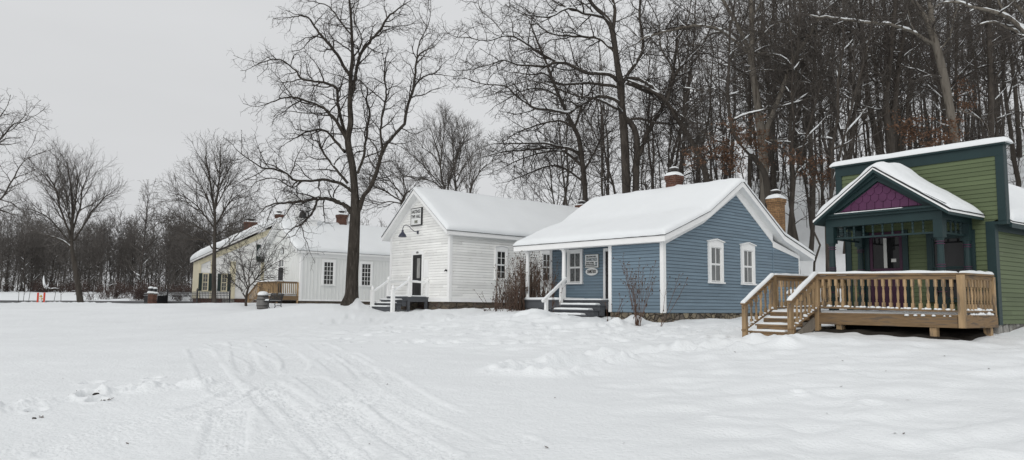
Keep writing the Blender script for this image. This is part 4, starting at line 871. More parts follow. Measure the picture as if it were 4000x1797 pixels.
window(grn, P, .50, 1.30, .55, 1.98, 1, 2, 'pane_shop', 'teal_paint', cas=.12, d0=.03, dep=.07)
# porch
PX = -1.44; porch = grn
def shop_col(x, y):
    mb = MB(); mb.box(XYZ, x - .095, x + .095, y - .095, y + .095, 1.86, 2.25); mb.box(XYZ, x - .085, x + .085, y - .085, y + .085, .2, .58)
    mb.lathe((x, y, 0), [(.085, .58), (.06, .64), (.07, .70), (.085, .78), (.083, 1.0), (.066, 1.66), (.07, 1.70), (.07, 1.80), (.09, 1.86)], 14); o = mb.build('porch_column', 'teal_paint', porch)
    for z in (.68, 1.215, 1.265, 1.715, 1.765): r = .088; MB().lathe((x, y, z), [(.06, 0), (r, .003), (r + .003, .009), (r, .015), (.06, .018)], 14).build('band', 'magenta_paint', o)
for x, y in ((PX, .52), (PX, 3.0), (-.12, .52), (-.12, 3.0)): shop_col(x, y)
mb = MB(); mb.box(XYZ, PX - .09, PX + .09, .42, 3.10, 2.252, 2.44); mb.box(XYZ, PX + .092, -.002, .43, .61, 2.252, 2.44); mb.box(XYZ, PX + .092, -.002, 2.91, 3.09, 2.252, 2.44)
mb.box(XYZ, PX - .17, -.03, .32, 3.20, 2.442, 2.50); mb.box(XYZ, PX - .24, -.03, .25, 3.27, 2.502, 2.545); mb.build('entablature', 'teal_paint', porch)
mb = MB(); mb.box(XYZ, PX - .02, PX + .02, .62, 2.90, 1.955, 1.995); mb.box(XYZ, PX + .10, -.22, .50, .54, 1.955, 1.995); mb.box(XYZ, PX + .10, -.22, 2.98, 3.02, 1.955, 1.995); mb.build('frieze_rail', 'teal_paint', porch)
def spindle(x, y):
    mb = MB(); mb.lathe((x, y, 1.996), [(.026, 0), (.026, .05), (.014, .06), (.024, .09), (.02, .13), (.03, .16), (.014, .18), (.026, .195), (.026, .255)], 8); mb.build('spindle', 'teal_paint', porch)
for i in range(9): spindle(PX, .86 + i * .225)
for i in range(4): spindle(PX + .30 + i * .24, .52); spindle(PX + .30 + i * .24, 3.0)
# gable: shingled tympanum
T0 = PX - .12; ty0, ty1, tzb, yc = .42, 3.08, 2.55, 1.75; tzt = tzb + .86
MB().loft([(T0, ty0, tzb), (T0, ty1, tzb), (T0, yc, tzt)], [(-.05, ty0, tzb), (-.05, ty1, tzb), (-.05, yc, tzt)]).build('tympanum', 'teal_paint', porch); ty0, ty1, tzt = .80, 2.70, tzb + .66; MB().loft([(T0 - .012, ty0, tzb + .03), (T0 - .012, ty1, tzb + .03), (T0 - .012, yc, tzt)], [(T0 - .001, ty0, tzb + .03), (T0 - .001, ty1, tzb + .03), (T0 - .001, yc, tzt)]).build('gable_panel', 'purple_paint', porch); T0 -= .012; tzb += .03
def clip(poly, f):
    o = []
    for i in range(len(poly)):
        a, b = poly[i - 1], poly[i]; fa, fb = f(a), f(b)
        if fa >= 0: o.append(a)
        if fa * fb < 0: t = fa / (fa - fb); o.append((a[0] + (b[0] - a[0]) * t, a[1] + (b[1] - a[1]) * t))
    return o
mb = MB(); sl = (tzt - tzb) / (yc - ty0); wS = .19; k = 0
for r in range(9):
    zb = tzb + .01 + r * .165
    for c in range(24):
        y = ty0 - .1 + (c + .5 * (r % 2)) * wS; g = .007
        q = [(y + g, zb + .225), (y + g, zb + .06), (y + .062, zb), (y + wS - .062, zb), (y + wS - g, zb + .06), (y + wS - g, zb + .225)] if r else [(y + g, zb + .225), (y + g, zb), (y + wS - g, zb), (y + wS - g, zb + .225)]
        q = clip(clip(q, lambda p: (p[0] - ty0) * sl - (p[1] - tzb) - .01), lambda p: (ty1 - p[0]) * sl - (p[1] - tzb) - .01)
        if len(q) > 2:
            f = lambda z: T0 - .004 - .024 * (1 - (z - zb) / .225) - .002 * ((c * 7 + r * 3) % 5) / 5
            mb.loft([(T0 + .002, a, z) for a, z in q], [(f(z), a, z) for a, z in q])
mb.build('shingle', 'purple_paint', porch)
mb = MB()
for o_, w_, d_ in ((0.0, .14, .15), (.14, .09, .07)):
    for k_ in (-1, 1):
        e = yc + (1.43 if k_ > 0 else -1.50); q = [(e - k_ * o_ * 1.5, 2.552), (yc, 3.50 - o_ * 1.2), (yc, 3.50 - (o_ + w_) * 1.2), (e - k_ * (o_ + w_) * 1.5, 2.552)]
        mb.loft([(PX - .12 - d_, y, z) for y, z in q], [(PX - .122, y, z) for y, z in q])
mb.build('rake_board', 'teal_paint', porch)
pr = [(.18, 2.42), (yc, 3.52), (3.25, 2.42)]
ro = roof(porch, lambda a, b, z: (b, a, z), pr, -1.80, -.005, 'teal_paint', .24, .10, seed=17.0, rnd=.34, rndb=.6, b_ov=-.08, tf=lambda s: .45 + .65 * smooth(.35, .6, np.array(s)))
mb = MB(); profile_prism(mb, lambda a, b, z: (b, a, z), [(.165, 2.42), (yc, 3.533), (3.265, 2.42)], .045, -1.812, -.006, True); mb.build('drip_edge', 'trim_white', ro)
mb = MB(); flat_snow(mb, (PX - .23, 1.2), (PX - .13, 2.8), 2.546, .02, rnd=.02); mb.build('ledge_snow', 'snow', porch, True)

# ---- deck of the green shop
dk = empty('porch_deck', G0, 37); tag(dk, 'tan wooden deck with turned balusters and stairs in front of the green shop', 'deck')
dx, zf = -1.78, .20; smb = MB(); rgd = random.Random(9)
for i in range(12):
    MB().box(XYZ, dx + .02 + i * .146, dx + .16 + i * .146, -.02 if i < 11 else .0, 4.42, zf - .038, zf).build('deck_board', 'deck_board', dk)
MB().box(XYZ, 0.0, 1.8, 3.50, 4.42, zf - .038, zf).build('deck_board', 'deck_board', dk)
MB().box(XYZ, dx, dx + .04, .105, 3.24, -.07, .158).build('beam', 'deck_board', dk); MB().box(XYZ, dx + .105, -.1, -.03, .01, -.07, .158).build('beam', 'deck_board', dk)
MB().box(XYZ, dx - .0, dx + .04, 3.30, 4.46, -.02, .158).build('beam', 'deck_board', dk); MB().box(XYZ, dx + .05, 1.8, 4.43, 4.47, -.07, .158).build('beam', 'deck_board', dk)
for x, y in ((dx + .12, 2.72), (dx + .12, .62), (-.3, .10), (-.9, 3.2), (-.6, 1.8), (1.2, 4.3), (dx + .15, 4.3)): MB().box(XYZ, x - .07, x + .07, y - .07, y + .07, -.9, -.075 if y < 4 else .155).build('support_post', 'deck_wood', dk)
def dpost(x, y, z0, z1, w=.052): MB().box(XYZ, x - w, x + w, y - w, y + w, z0, z1).build('post', 'deck_wood', dk)
dpost(dx + .03, .02, -.07, 1.03, .06); dpost(-.17, .02, -.07, 1.03, .045); dpost(dx + .03, 3.24, -.25, 1.09); dpost(dx + .03, 4.42, -.3, 1.09); dpost(-2.86, 3.26, -.75, .43); dpost(-2.98, 4.42, -.75, .36); dpost(1.72, 4.42, -.2, 1.10)
mb = MB(); mb.box(XYZ, dx - .12, dx + .02, -.0, 3.2, .162, .199) if False else None
railing(dk, (dx + .03, .085), (dx + .03, 3.19), 1.05, 1.11, .27, .33, 19, 'deck_wood', smb, rng=rgd, T=.05)
railing(dk, (dx + .09, .02), (-.22, .02), 1.05, 1.06, .27, .27, 9, 'deck_wood', smb, rng=rgd, T=.06)
railing(dk, (dx - .0, 3.25), (-2.92, 3.25), 1.12, .45, .30, -.20, 6, 'deck_wood', smb, rng=rgd, T=.06)
railing(dk, (dx - .0, 4.42), (-3.06, 4.42), 1.12, .38, .30, -.25, 6, 'deck_wood', smb, rng=rgd, T=.06)
railing(dk, (dx + .05, 4.42), (1.78, 4.42), 1.11, 1.13, .30, .32, 20, 'deck_wood', smb, rng=rgd, T=.05)
MB().box(XYZ, -2.02, dx - .001, 3.31, 4.36, zf - .038, zf).build('step', 'deck_board', dk)
for i, (xa, xb, z) in enumerate(((-2.31, -1.99, .05), (-2.59, -2.28, -.10), (-2.88, -2.56, -.26))):
    mb = MB(); mb.box(XYZ, xa, xb, 3.31 - .0 * i, 4.36 + .05 * i, z - .038, z); mb.build('step', 'deck_board', dk)
for x, z0, z1 in ((-2.0, -.0, .160), (-2.285, -.16, .010), (-2.565, -.31, -.14), (-2.86, -.62, -.30)):
    MB().box(XYZ, x, x + .025, 3.33, 4.38, z0, z1).build('riser', 'deck_board', dk)
for y in (3.30, 4.40): MB().bar((dx, y - .0, -.03), (-2.85, y, -.55), .035, .26).build('stringer', 'grey_wood', dk)
flat_snow(smb, (-2.0, 3.34), (dx + .1, 4.34), zf + .001, .05, .06)
for i, (xa, xb, z) in enumerate(((-2.31, -2.0, .05), (-2.59, -2.29, -.10), (-2.88, -2.57, -.26))): flat_snow(smb, (xa + .01, 3.42), (xb - .01, 4.30), z + .001, .045, .05, seed=i + 2)
flat_snow(smb, (dx + .1, .05), (-.4, 3.2), zf + .001, .06, .1, n=12); flat_snow(smb, (0.0, 3.55), (1.75, 4.38), zf + .001, .09, .1); flat_snow(smb, (dx + .1, 3.3), (-.1, 4.38), zf + .001, .07, .1)
lumps(smb, (dx + .0, .15, .165), (dx + .0, 1.2, .165), 6, .04, rgd); lumps(smb, (dx + .3, .0, .20), (-.3, .0, .20), 10, .06, rgd); lumps(smb, (dx + .1, 4.38, .2), (-1.0, 4.38, .2), 8, .09, rgd)
smb.build('snow', 'snow', dk, True)
# bare soil in the dry space under the deck
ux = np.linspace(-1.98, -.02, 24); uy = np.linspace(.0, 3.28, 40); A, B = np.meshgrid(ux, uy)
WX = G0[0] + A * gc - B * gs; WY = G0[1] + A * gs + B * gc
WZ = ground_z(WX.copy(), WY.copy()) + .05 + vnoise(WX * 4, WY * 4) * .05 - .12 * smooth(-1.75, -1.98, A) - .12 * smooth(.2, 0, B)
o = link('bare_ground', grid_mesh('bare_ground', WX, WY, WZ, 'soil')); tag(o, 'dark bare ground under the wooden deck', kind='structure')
bn = empty('snowy_bench', (*gw(.9, 5.4, 0)[:2], gz(*gw(.9, 5.4, 0)[:2])), 37); tag(bn, 'small wooden bench with a snow covered seat behind the deck railing', 'bench')
zb = G0[2] + .70 - bn.location.z
MB().box(XYZ, -.3, .45, -.18, .18, zb - .06, zb).build('seat', 'grey_wood', bn)
for x in (-.22, .37): MB().box(XYZ, x - .04, x + .04, -.15, .15, -.1, zb - .062).build('leg', 'grey_wood', bn)
mb = MB(); flat_snow(mb, (-.32, -.2), (.47, .2), zb + .001, .12, .1); mb.build('snow', 'snow', bn, True)

# ------------------------------------------------------------------ small things
p = at(1025, 1209, 45); zb = gz(p[0], p[1])
br = empty('barrel', (p[0], p[1], zb - .05)); tag(br, 'grey wooden barrel bin with a dome of snow beside the iron bench', 'barrel')
MB().lathe((0, 0, 0), [(.30, 0), (.345, .25), (.36, .42), (.345, .62), (.30, .86), (.28, .87)], 20).build('staves', 'barrel_wood', br)
mb = MB()
for z, r in ((.06, .312), (.22, .344), (.60, .350), (.78, .322)): mb.lathe((0, 0, z), [(r - .02, 0), (r + .008, .002), (r + .008, .05), (r - .02, .052)], 20)
mb.build('hoop', 'flue_metal', br); mb = MB(); mb.lathe((0, 0, .872), [(.31, 0), (.32, .05), (.29, .14), (.2, .21), (.09, .235), (.004, .24)], 16); mb.build('snow', 'snow', br, True)
p = at(1062, 1210, 45.2); zb = gz(p[0], p[1])
bn = empty('park_bench', (p[0], p[1], zb + .06), 160); tag(bn, 'black iron bench with a snowy seat in front of the schoolhouse deck', 'bench')   # local +x faces forward, y along
for y in (-.58, .58):
    mb = MB(); mb.tube([(.26, y, 0), (.22, y, .1), (.25, y, .22), (.20, y, .34), (.24, y, .42)], .024, 6); mb.tube([(-.26, y, 0), (-.20, y, .12), (-.2, y, .3), (-.22, y, .42), (-.30, y, .62), (-.36, y, .86)], .026, 6)
    mb.tube([(.26, y, .40), (0, y, .37), (-.22, y, .42)], .024, 6); mb.tube([(.30, y, .62), (.24, y, .66), (.05, y, .60), (-.28, y, .62)], .022, 6); mb.tube([(.24, y, .42), (.27, y, .52), (.22, y, .60)], .018, 6); mb.tube([(.22, y, .1), (0, y, .16), (-.2, y, .12)], .018, 6); mb.build('side_frame', 'iron', bn)
mb = MB()
for i in range(6): mb.bar((.24 - i * .085, -.56, .425 - .006 * i), (.24 - i * .085, .56, .425 - .006 * i), .06, .025)
mb.build('seat', 'iron', bn); mb = MB()
for i in range(5): mb.bar((-.255 - .023 * i, -.56, .50 + i * .085), (-.255 - .023 * i, .56, .50 + i * .085), .022, .07)
mb.build('backrest', 'iron', bn); mb = MB(); flat_snow(mb, (-.2, -.55), (.28, .55), .44, .09, .1); mb.build('snow', 'snow', bn, True)
# red marker posts and hydrant
for px, nm in ((146, 'red marker post left of the white hydrant'), (171, 'red marker post right of the white hydrant')):
    p = at(px, 1184, 53.5); mk = empty('marker_post', (p[0], p[1], gz(p[0], p[1]) - .1)); tag(mk, nm, 'post', 'red marker posts by the hydrant')
    MB().box(XYZ, -.055, .055, -.02, .02, 0, .78).build('post', 'red_post', mk); MB().box(XYZ, -.075, .075, .022, .03, 0, .79).build('backing', 'trim_white', mk)
p = at(158, 1184, 53.9); hy = empty('fire_hydrant', (p[0], p[1], gz(p[0], p[1]) - .1)); tag(hy, 'white fire hydrant with a yellow cap between two red posts', 'hydrant')
MB().lathe((0, 0, 0), [(.10, 0), (.10, .04), (.075, .06), (.075, .42), (.10, .44), (.10, .47)], 12).build('hydrant_body', 'trim_white', hy); MB().lathe((0, 0, .47), [(.10, 0), (.095, .05), (.06, .1), (.02, .13), (.02, .15)], 12).build('bonnet', 'yellow_cap', hy)
mb = MB(); mb.tube([(-.14, 0, .34), (.14, 0, .34)], .045, 8); mb.build('nozzle', 'yellow_cap', hy)
# gate pillars
for px, yy, lb in ((586, 57.5, 'left brick gate pillar with a snow capped lantern'), (602, 58.6, 'right brick gate pillar with a snow capped lantern, next to the black gate')):
    p = at(px, 1187, yy); pl = empty('gate_pillar', (p[0], p[1], gz(p[0], p[1]) - .15), 30); tag(pl, lb, 'pillar', 'brick gate pillars')
    MB().box(XYZ, -.17, .17, -.17, .17, 0, .90).build('shaft', 'brick_red', pl); MB().box(XYZ, -.21, .21, -.21, .21, .902, .97).build('cap', 'concrete_stone', pl)
    mb = MB(); mb.lathe((0, 0, .97), [(.16, 0), (.16, .02), (.15, .28), (.19, .30), (.12, .36)], 8); mb.build('lantern', 'iron', pl)
    mb = MB(); flat_snow(mb, (-.24, -.24), (.24, .24), .972, .15, .18); mb.lathe((0, 0, 1.32), [(.2, 0), (.19, .07), (.1, .14), (.004, .15)], 10); mb.build('snow', 'snow', pl, True)
# black iron gate leaves and picket fence
def fence_run(parent, p, q, n, h, solid=False, wav=True):
    p, q = np.array(p), np.array(q); mb = MB(); rl = MB(); sn = MB(); L = np.linalg.norm(q[:2] - p[:2])
    for i in range(n):
        t = (i + .5) / n; c = p + (q - p) * t; z0 = gz(c[0], c[1]) - .12; top = c[2] + h + .05 * math.sin(i * 1.7) * 0
        mb.box(lambda a, d, z: (c[0] + a, c[1] + d, z), -.017, .017, -.017, .017, z0, top); mb.lathe((c[0], c[1], top), [(.02, 0), (.004, .07)], 4)
    for k, zz in enumerate((h - .10, h - .24, .14)): 
        rl.bar((p[0], p[1], p[2] + zz), (q[0], q[1], q[2] + zz), .028, .035)
        if k < 2: rail_snow(sn, (p[0], p[1], p[2] + zz + .018), (q[0], q[1], q[2] + zz + .018), .03, .012)
    mb.build('pickets', 'iron', parent); rl.build('rail', 'iron', parent); sn.build('snow', 'snow', parent)
    if solid: MB().bar((p[0], p[1] + .03, p[2] + h * .36), (q[0], q[1] + .03, q[2] + h * .36), .01, h * .68).build('sheet_panel', 'black_paint', parent)
def g3(px, py, Y): p = at(px, py, Y); return np.array([p[0], p[1], gz(p[0], p[1]) - .02])
ft = empty('iron_gate', (0, 0, 0)); tag(ft, 'black iron gate with sheet panels beside the brick pillars', 'gate'); fence_run(ft, g3(612, 1187, 59), g3(652, 1187, 60), 8, .98, True)
ft = empty('iron_gate', (0, 0, 0)); tag(ft, 'short black gate leaf left of the brick pillars', 'gate'); fence_run(ft, g3(561, 1186, 59), g3(578, 1186, 58), 4, .92, True)
ft = empty('iron_fence', (0, 0, 0)); tag(ft, 'black iron picket fence with snow on its rails before the yellow house', 'fence')
Fp = [g3(652, 1187, 60), g3(768, 1191, 56), g3(896, 1186, 58.5)]
fence_run(ft, Fp[0], Fp[1], 26, .98); fence_run(ft, Fp[1], Fp[2], 22, .98)
for c in Fp: MB().box(lambda a, d, z: (c[0] + a, c[1] + d, z), -.05, .05, -.05, .05, c[2] - .2, c[2] + 1.12).lathe((c[0], c[1], c[2] + 1.12), [(.065, 0), (.065, .03), (.03, .06), (.04, .1), (.004, .15)], 8).build('post', 'iron', ft)
# ------------------------------------------------------------------ trees
class Tree:
    """branches as (pts, radii, level); pts are tuples in world or local metres"""
    def __init__(s, seed): s.b = []; s.rng = random.Random(seed)
    def add(s, pts, rad, lev): s.b.append((pts, rad, lev))
    def wander(s, p, d, L, n, wig, up):
        r = s.rng; x, y, z = p; dx, dy, dz = d; st = L / n; o = [p]
        for _ in range(n):
            dx += r.gauss(0, wig); dy += r.gauss(0, wig); dz += r.gauss(0, wig) + up
            k = math.sqrt(dx * dx + dy * dy + dz * dz) or 1; dx, dy, dz = dx / k, dy / k, dz / k
            x += dx * st; y += dy * st; z += dz * st; o.append((x, y, z))
        return o
    def kids(s, pts, rad, lev, prm):
        """prm[lev] = (spacing, length, angle_lo, angle_hi, t_from, segs, wiggle, up, rmin)"""
        if lev >= len(prm) or prm[lev] is None: return
        sp, Lc, a0, a1, tf, sg, wig, up, rmin = prm[lev]; r = s.rng
        seg = [math.dist(pts[i], pts[i + 1]) for i in range(len(pts) - 1)]; L = sum(seg); n = int((1 - tf) * L / sp + r.random()); roll = r.uniform(0, 6.28)
        for k in range(n):
            t = tf + (1 - tf) * (k + r.random()) / max(n, 1); d = t * L; i = 0
            while i < len(seg) - 1 and d > seg[i]: d -= seg[i]; i += 1
            f = min(d / max(seg[i], 1e-6), 1); p = tuple(pts[i][j] + (pts[i + 1][j] - pts[i][j]) * f for j in range(3)); R = rad[i] + (rad[i + 1] - rad[i]) * f
            tx, ty, tz = ((pts[i + 1][j] - pts[i][j]) / max(seg[i], 1e-6) for j in range(3))
            roll += 2.4 + r.uniform(-.5, .5); a = RAD(r.uniform(a0, a1))
            # perpendicular basis
            if abs(tz) < .9: ux, uy, uz = ty, -tx, 0.0
            else: ux, uy, uz = 0.0, tz, -ty
            k1 = math.sqrt(ux * ux + uy * uy + uz * uz) or 1; ux, uy, uz = ux / k1, uy / k1, uz / k1
            vx, vy, vz = ty * uz - tz * uy, tz * ux - tx * uz, tx * uy - ty * ux
            c, sn, ca, sa = math.cos(roll), math.sin(roll), math.cos(a), math.sin(a)
            dr = tuple(ca * q + sa * (c * u + sn * v) for q, u, v in ((tx, ux, vx), (ty, uy, vy), (tz, uz, vz)))
            ll = Lc * r.uniform(.55, 1.3) * (1.1 - .45 * t); ll = min(ll, L * .85)
            r0 = max(min(R * .72, ll * .013 + rmin), rmin); np_ = s.wander(p, dr, ll, sg, wig, up); rr = [max(r0 * (1 - .8 * q / sg), rmin * .8) for q in range(sg + 1)]
            s.add(np_, rr, lev); s.kids(np_, rr, lev + 1, prm)
    def mesh(s, name, lv, m, sides, parent, smooth_=True):
        me = tube_mesh(name, [(p, r) for p, r, l in s.b if l in lv], sides, m, smooth_)
        return link(name, me, parent) if me else None
    def snow(s, parent, levels, rmin, prob=.86, hmax=.84, k=.8, name='snow', mname='snow'):
        r = s.rng; out = []
        for p, rd, l in s.b:
            if l not in levels: continue
            run = []; rr = []
            def flush():
                if len(run) > 1:
                    q = list(rr); q[0] *= .4; q[-1] *= .4; out.append((list(run), q))
                run.clear(); rr.clear()
            for i in range(len(p) - 1):
                L = math.dist(p[i], p[i + 1]); h = abs(p[i + 1][2] - p[i][2]) / max(L, 1e-6)
                ok = h < hmax and rd[i] > rmin and r.random() < prob
                if ok:
                    n = max(1, int(L / .3)); 
                    for q in range(n + (i == len(p) - 2)):
                        f = q / n; R = rd[i] + (rd[i + 1] - rd[i]) * f; hh = R * k * r.uniform(.65, 1.2)
                        run.append((p[i][0] + (p[i + 1][0] - p[i][0]) * f, p[i][1] + (p[i + 1][1] - p[i][1]) * f, p[i][2] + (p[i + 1][2] - p[i][2]) * f + R * .72)); rr.append(hh)
                        if r.random() < .05: flush()
                else: flush()
            flush()
        me = tube_mesh(name, out, 6, mname)
        return link(name, me, parent) if me else None
def tube_mesh(name, br, sides, m, smooth_=True):
    groups = {}
    for p, r in br: groups.setdefault(len(p), []).append((p, r))
    V = []; Fc = []; off = 0
    for n, g in groups.items():
        if n < 2: continue
        P = np.array([x[0] for x in g], float); R = np.array([x[1] for x in g], float); B = len(g)
        T = np.empty_like(P); T[:, 1:-1] = P[:, 2:] - P[:, :-2]; T[:, 0] = P[:, 1] - P[:, 0]; T[:, -1] = P[:, -1] - P[:, -2]
        T /= np.linalg.norm(T, axis=2, keepdims=True) + 1e-9
        ov = P[:, -1] - P[:, 0]; ref = np.zeros((B, 3)); ref[np.arange(B), np.argmin(np.abs(ov), 1)] = 1; ref = ref[:, None].repeat(n, 1)
        U = np.cross(T, ref); U /= np.linalg.norm(U, axis=2, keepdims=True) + 1e-9; W = np.cross(T, U)
        a = np.arange(sides) * 2 * math.pi / sides
        ring = P[:, :, None] + R[:, :, None, None] * (np.cos(a)[None, None, :, None] * U[:, :, None] + np.sin(a)[None, None, :, None] * W[:, :, None])
        V.append(ring.reshape(-1, 3)); idx = np.arange(B * n * sides).reshape(B, n, sides) + off; nx = np.roll(idx, -1, 2)
        Fc.append(np.stack([idx[:, :-1], nx[:, :-1], nx[:, 1:], idx[:, 1:]], -1).reshape(-1, 4)); off += B * n * sides
    if not V: return None
    return raw_mesh(name, np.concatenate(V), np.concatenate(Fc), m, smooth_)
def densify(P, R, step):
    """smooth a traced limb with a spline and give it small natural kinks"""
    n = max(2, int(step)); o = []; rr = []
    for i in range(len(P) - 1):
        a, b, c, d = (np.array(P[j]) for j in (max(i - 1, 0), i, i + 1, min(i + 2, len(P) - 1)))
        for k in range(n):
            t = k / n; o.append(tuple(0.5 * (2 * b + (c - a) * t + (2 * a - 5 * b + 4 * c - d) * t * t + (3 * b - a - 3 * c + d) * t ** 3))); rr.append(R[i] + (R[i + 1] - R[i]) * t)
    o.append(tuple(P[-1])); rr.append(R[-1]); return o, rr
def traced(name, label, seed, Y, mp, limbs, prm, bark, twig, snow_r=.02, flare=0.0, group=None, tw_lev=3, snow_k=.8, cat='tree', root_px=None):
    """limbs: list of [(x,y,r[,dy])...]; x,y on the photo's zoom grid, turned into metres at distance Y; each limb drifts in depth"""
    T = Tree(seed); sx = mp[2]; mpx = Y / F * sx
    for li, L in enumerate(limbs):
        drift = L[0] if isinstance(L[0], (int, float)) else None
        if drift is not None: L = L[1:]
        P = []; R = []; acc = 0.0; last = None
        for q in L:
            if last is not None: acc += math.hypot(q[0] - last[0], q[1] - last[1]) * mpx * (drift or 0)
            last = q; p = at(mp[0] + q[0] * sx, mp[1] + q[1] * sx, Y + acc); P.append(tuple(p)); R.append(q[2] * mpx)
        p2, r2 = densify(P, R, 4); r = T.rng
        if li: p2 = [(x + r.gauss(0, .012), y + r.gauss(0, .03), z + r.gauss(0, .012)) for x, y, z in p2]
        T.add(p2, r2, 0 if li == 0 or L[0][2] * mpx > .09 else 1)
        T.kids(p2, r2, 2, prm if li else [None, None, (prm[2][0] * 1.6,) + prm[2][1:4] + (.45,) + prm[2][5:]] + list(prm[3:]))
        if li:   # the tip goes on
            e = p2[-1]; d = np.array(p2[-1]) - np.array(p2[-3]); d /= np.linalg.norm(d) + 1e-9; tl = prm[2][1] * .4
            q = T.wander(e, tuple(d), tl, 5, .16, .02); rr = [max(r2[-1] * (1 - .8 * k / 5), prm[2][8]) for k in range(6)]; T.add(q, rr, 2); T.kids(q, rr, 3, prm)
    b = T.b[0][0][0]; g = gz(b[0], b[1])
    root = empty(name, (b[0], b[1], g)); tag(root, label, cat, group)
    def loc(o):
        if o: o.data.transform(Matrix.Translation((-b[0], -b[1], -g))); o.parent = root
    loc(T.mesh('trunk', (0, 1), bark, 12, None)); loc(T.mesh('crown', (2,), twig, 5, None)); loc(T.mesh('twigs', tuple(range(tw_lev, 9)), twig, 3, None, False)); loc(T.snow(None, (0, 1, 2), snow_r, k=snow_k))
    return root, T
# prm rows: spacing, length, ang lo/hi, from t, segments, wiggle, up, min radius
PH = [None, None, (.34, 2.1, 35, 70, .15, 7, .22, .03, .013), (.20, .85, 35, 75, .12, 5, .28, .02, .007), (.14, .40, 35, 75, .15, 3, .3, .01, .005)]
zA = (900, 0, .6912); t = lambda x, y, r: ((x - 900) / .6912, y / .6912, r / .6912)
hero = [
  [t(1367, 1200, 42), t(1368, 1186, 36), t(1372, 1165, 30), t(1374, 1140, 26), t(1376, 1070, 24), t(1380, 1000, 23.5), t(1385, 890, 21.5), t(1388, 816, 20), (703, 1100, 22), (698, 1020, 21), (688, 930, 20), (671, 850, 20), (664, 780, 18), (680, 690, 16.5), (675, 590, 14.5), (679, 500, 12.5), (680, 420, 11.5), (690, 320, 9.5), (686, 200, 8.5), (680, 80, 7), (668, -40, 5.5), (660, -150, 3.5)],
  [.15, (686, 540, 9), (704, 460, 9), (715, 380, 9), (745, 290, 9), (800, 220, 8), (850, 165, 7), (890, 95, 6), (950, 50, 4), (1010, 8, 2)],
  [-.2, (658, 790, 11), (600, 690, 9), (530, 612, 8), (450, 578, 7), (380, 555, 6), (310, 550, 4.5), (250, 573, 3.5), (175, 598, 2)],
  [.3, (655, 770, 10), (622, 660, 9), (606, 560, 8), (600, 500, 8), (545, 472, 7.5), (480, 460, 7), (402, 445, 6.5), (368, 398, 5), (300, 345, 4.5), (220, 340, 3.5), (130, 372, 2)],
  [-.25, (676, 430, 10), (640, 370, 9), (590, 290, 8), (530, 220, 8), (490, 170, 6), (440, 100, 5), (395, 90, 3.5), (340, 95, 2)],
  [.4, (650, 860, 10), (575, 775, 7), (535, 738, 6.5), (465, 735, 6), (400, 762, 4), (325, 805, 2)],
  [-.35, (685, 1080, 10), (640, 1045, 9), (560, 1020, 8), (480, 1017, 7.5), (372, 1020, 7), (310, 975, 6), (240, 955, 5), (180, 948, 4), (110, 905, 3), (40, 850, 2)],
  [.1, t(1372, 832, 10), t(1354, 806, 9), t(1322, 791, 8.5), t(1290, 777, 8), t(1263, 775, 7.5), t(1225, 777, 6.5), t(1186, 786, 6), t(1125, 792, 4.5), t(1065, 798, 3), t(1026, 819, 2)],
  [-.2, t(1242, 778, 5), t(1237, 790, 4.5), t(1225, 823, 4), t(1203, 852, 3.5), t(1173, 879, 3), t(1142, 893, 2.3), t(1118, 920, 1.5)],
  [.3, (662, 1035, 8), (600, 960, 6.5), (560, 910, 6), (520, 850, 6), (490, 750, 3)],
  [.2, (717, 980, 8), (750, 900, 7.5), (765, 800, 7), (780, 690, 7), (788, 640, 6), (770, 565, 5), (776, 510, 4), (740, 460, 2)],
  [-.15, t(1392, 830, 12), t(1405, 806, 12), (752, 1110, 12), (790, 1060, 12), (830, 960, 11.5), (852, 870, 11), (875, 825, 10), (920, 770, 9), (980, 700, 8.5), (1000, 610, 8), (1030, 520, 7.5), (1042, 430, 6.5), (1055, 330, 5), (1088, 292, 4), (1150, 265, 2)],
  [.2, (1054, 335, 4), (1070, 235, 3.5), (1115, 150, 2.5), (1132, 75, 1.5)],
  [.2, (856, 850, 7), (853, 700, 6), (870, 600, 6), (881, 520, 5), (870, 440, 4.5), (876, 345, 4)],
  [-.3, (1040, 490, 5), (1090, 435, 4), (1150, 420, 3), (1225, 430, 1.8)],
  [.35, (684, 200, 5), (620, 120, 4), (560, 40, 3.5), (450, 5, 2.5)], [-.3, (690, 330, 5), (740, 250, 4), (735, 190, 3.5), (700, 110, 3), (720, 20, 2)],
  [.4, (410, 1020, 4), (350, 1060, 3), (260, 1010, 2.5), (160, 1020, 2), (100, 1080, 1.5)], [-.4, (600, 690, 5), (560, 640, 4), (460, 640, 3), (330, 630, 2)]]
traced('oak_tree', 'tall dark bare tree with a thick knotted trunk between the schoolhouse and the hall', 3, 36.0, zA, hero, PH, 'bark_rough', 'twig_dark', .035, snow_k=.75)
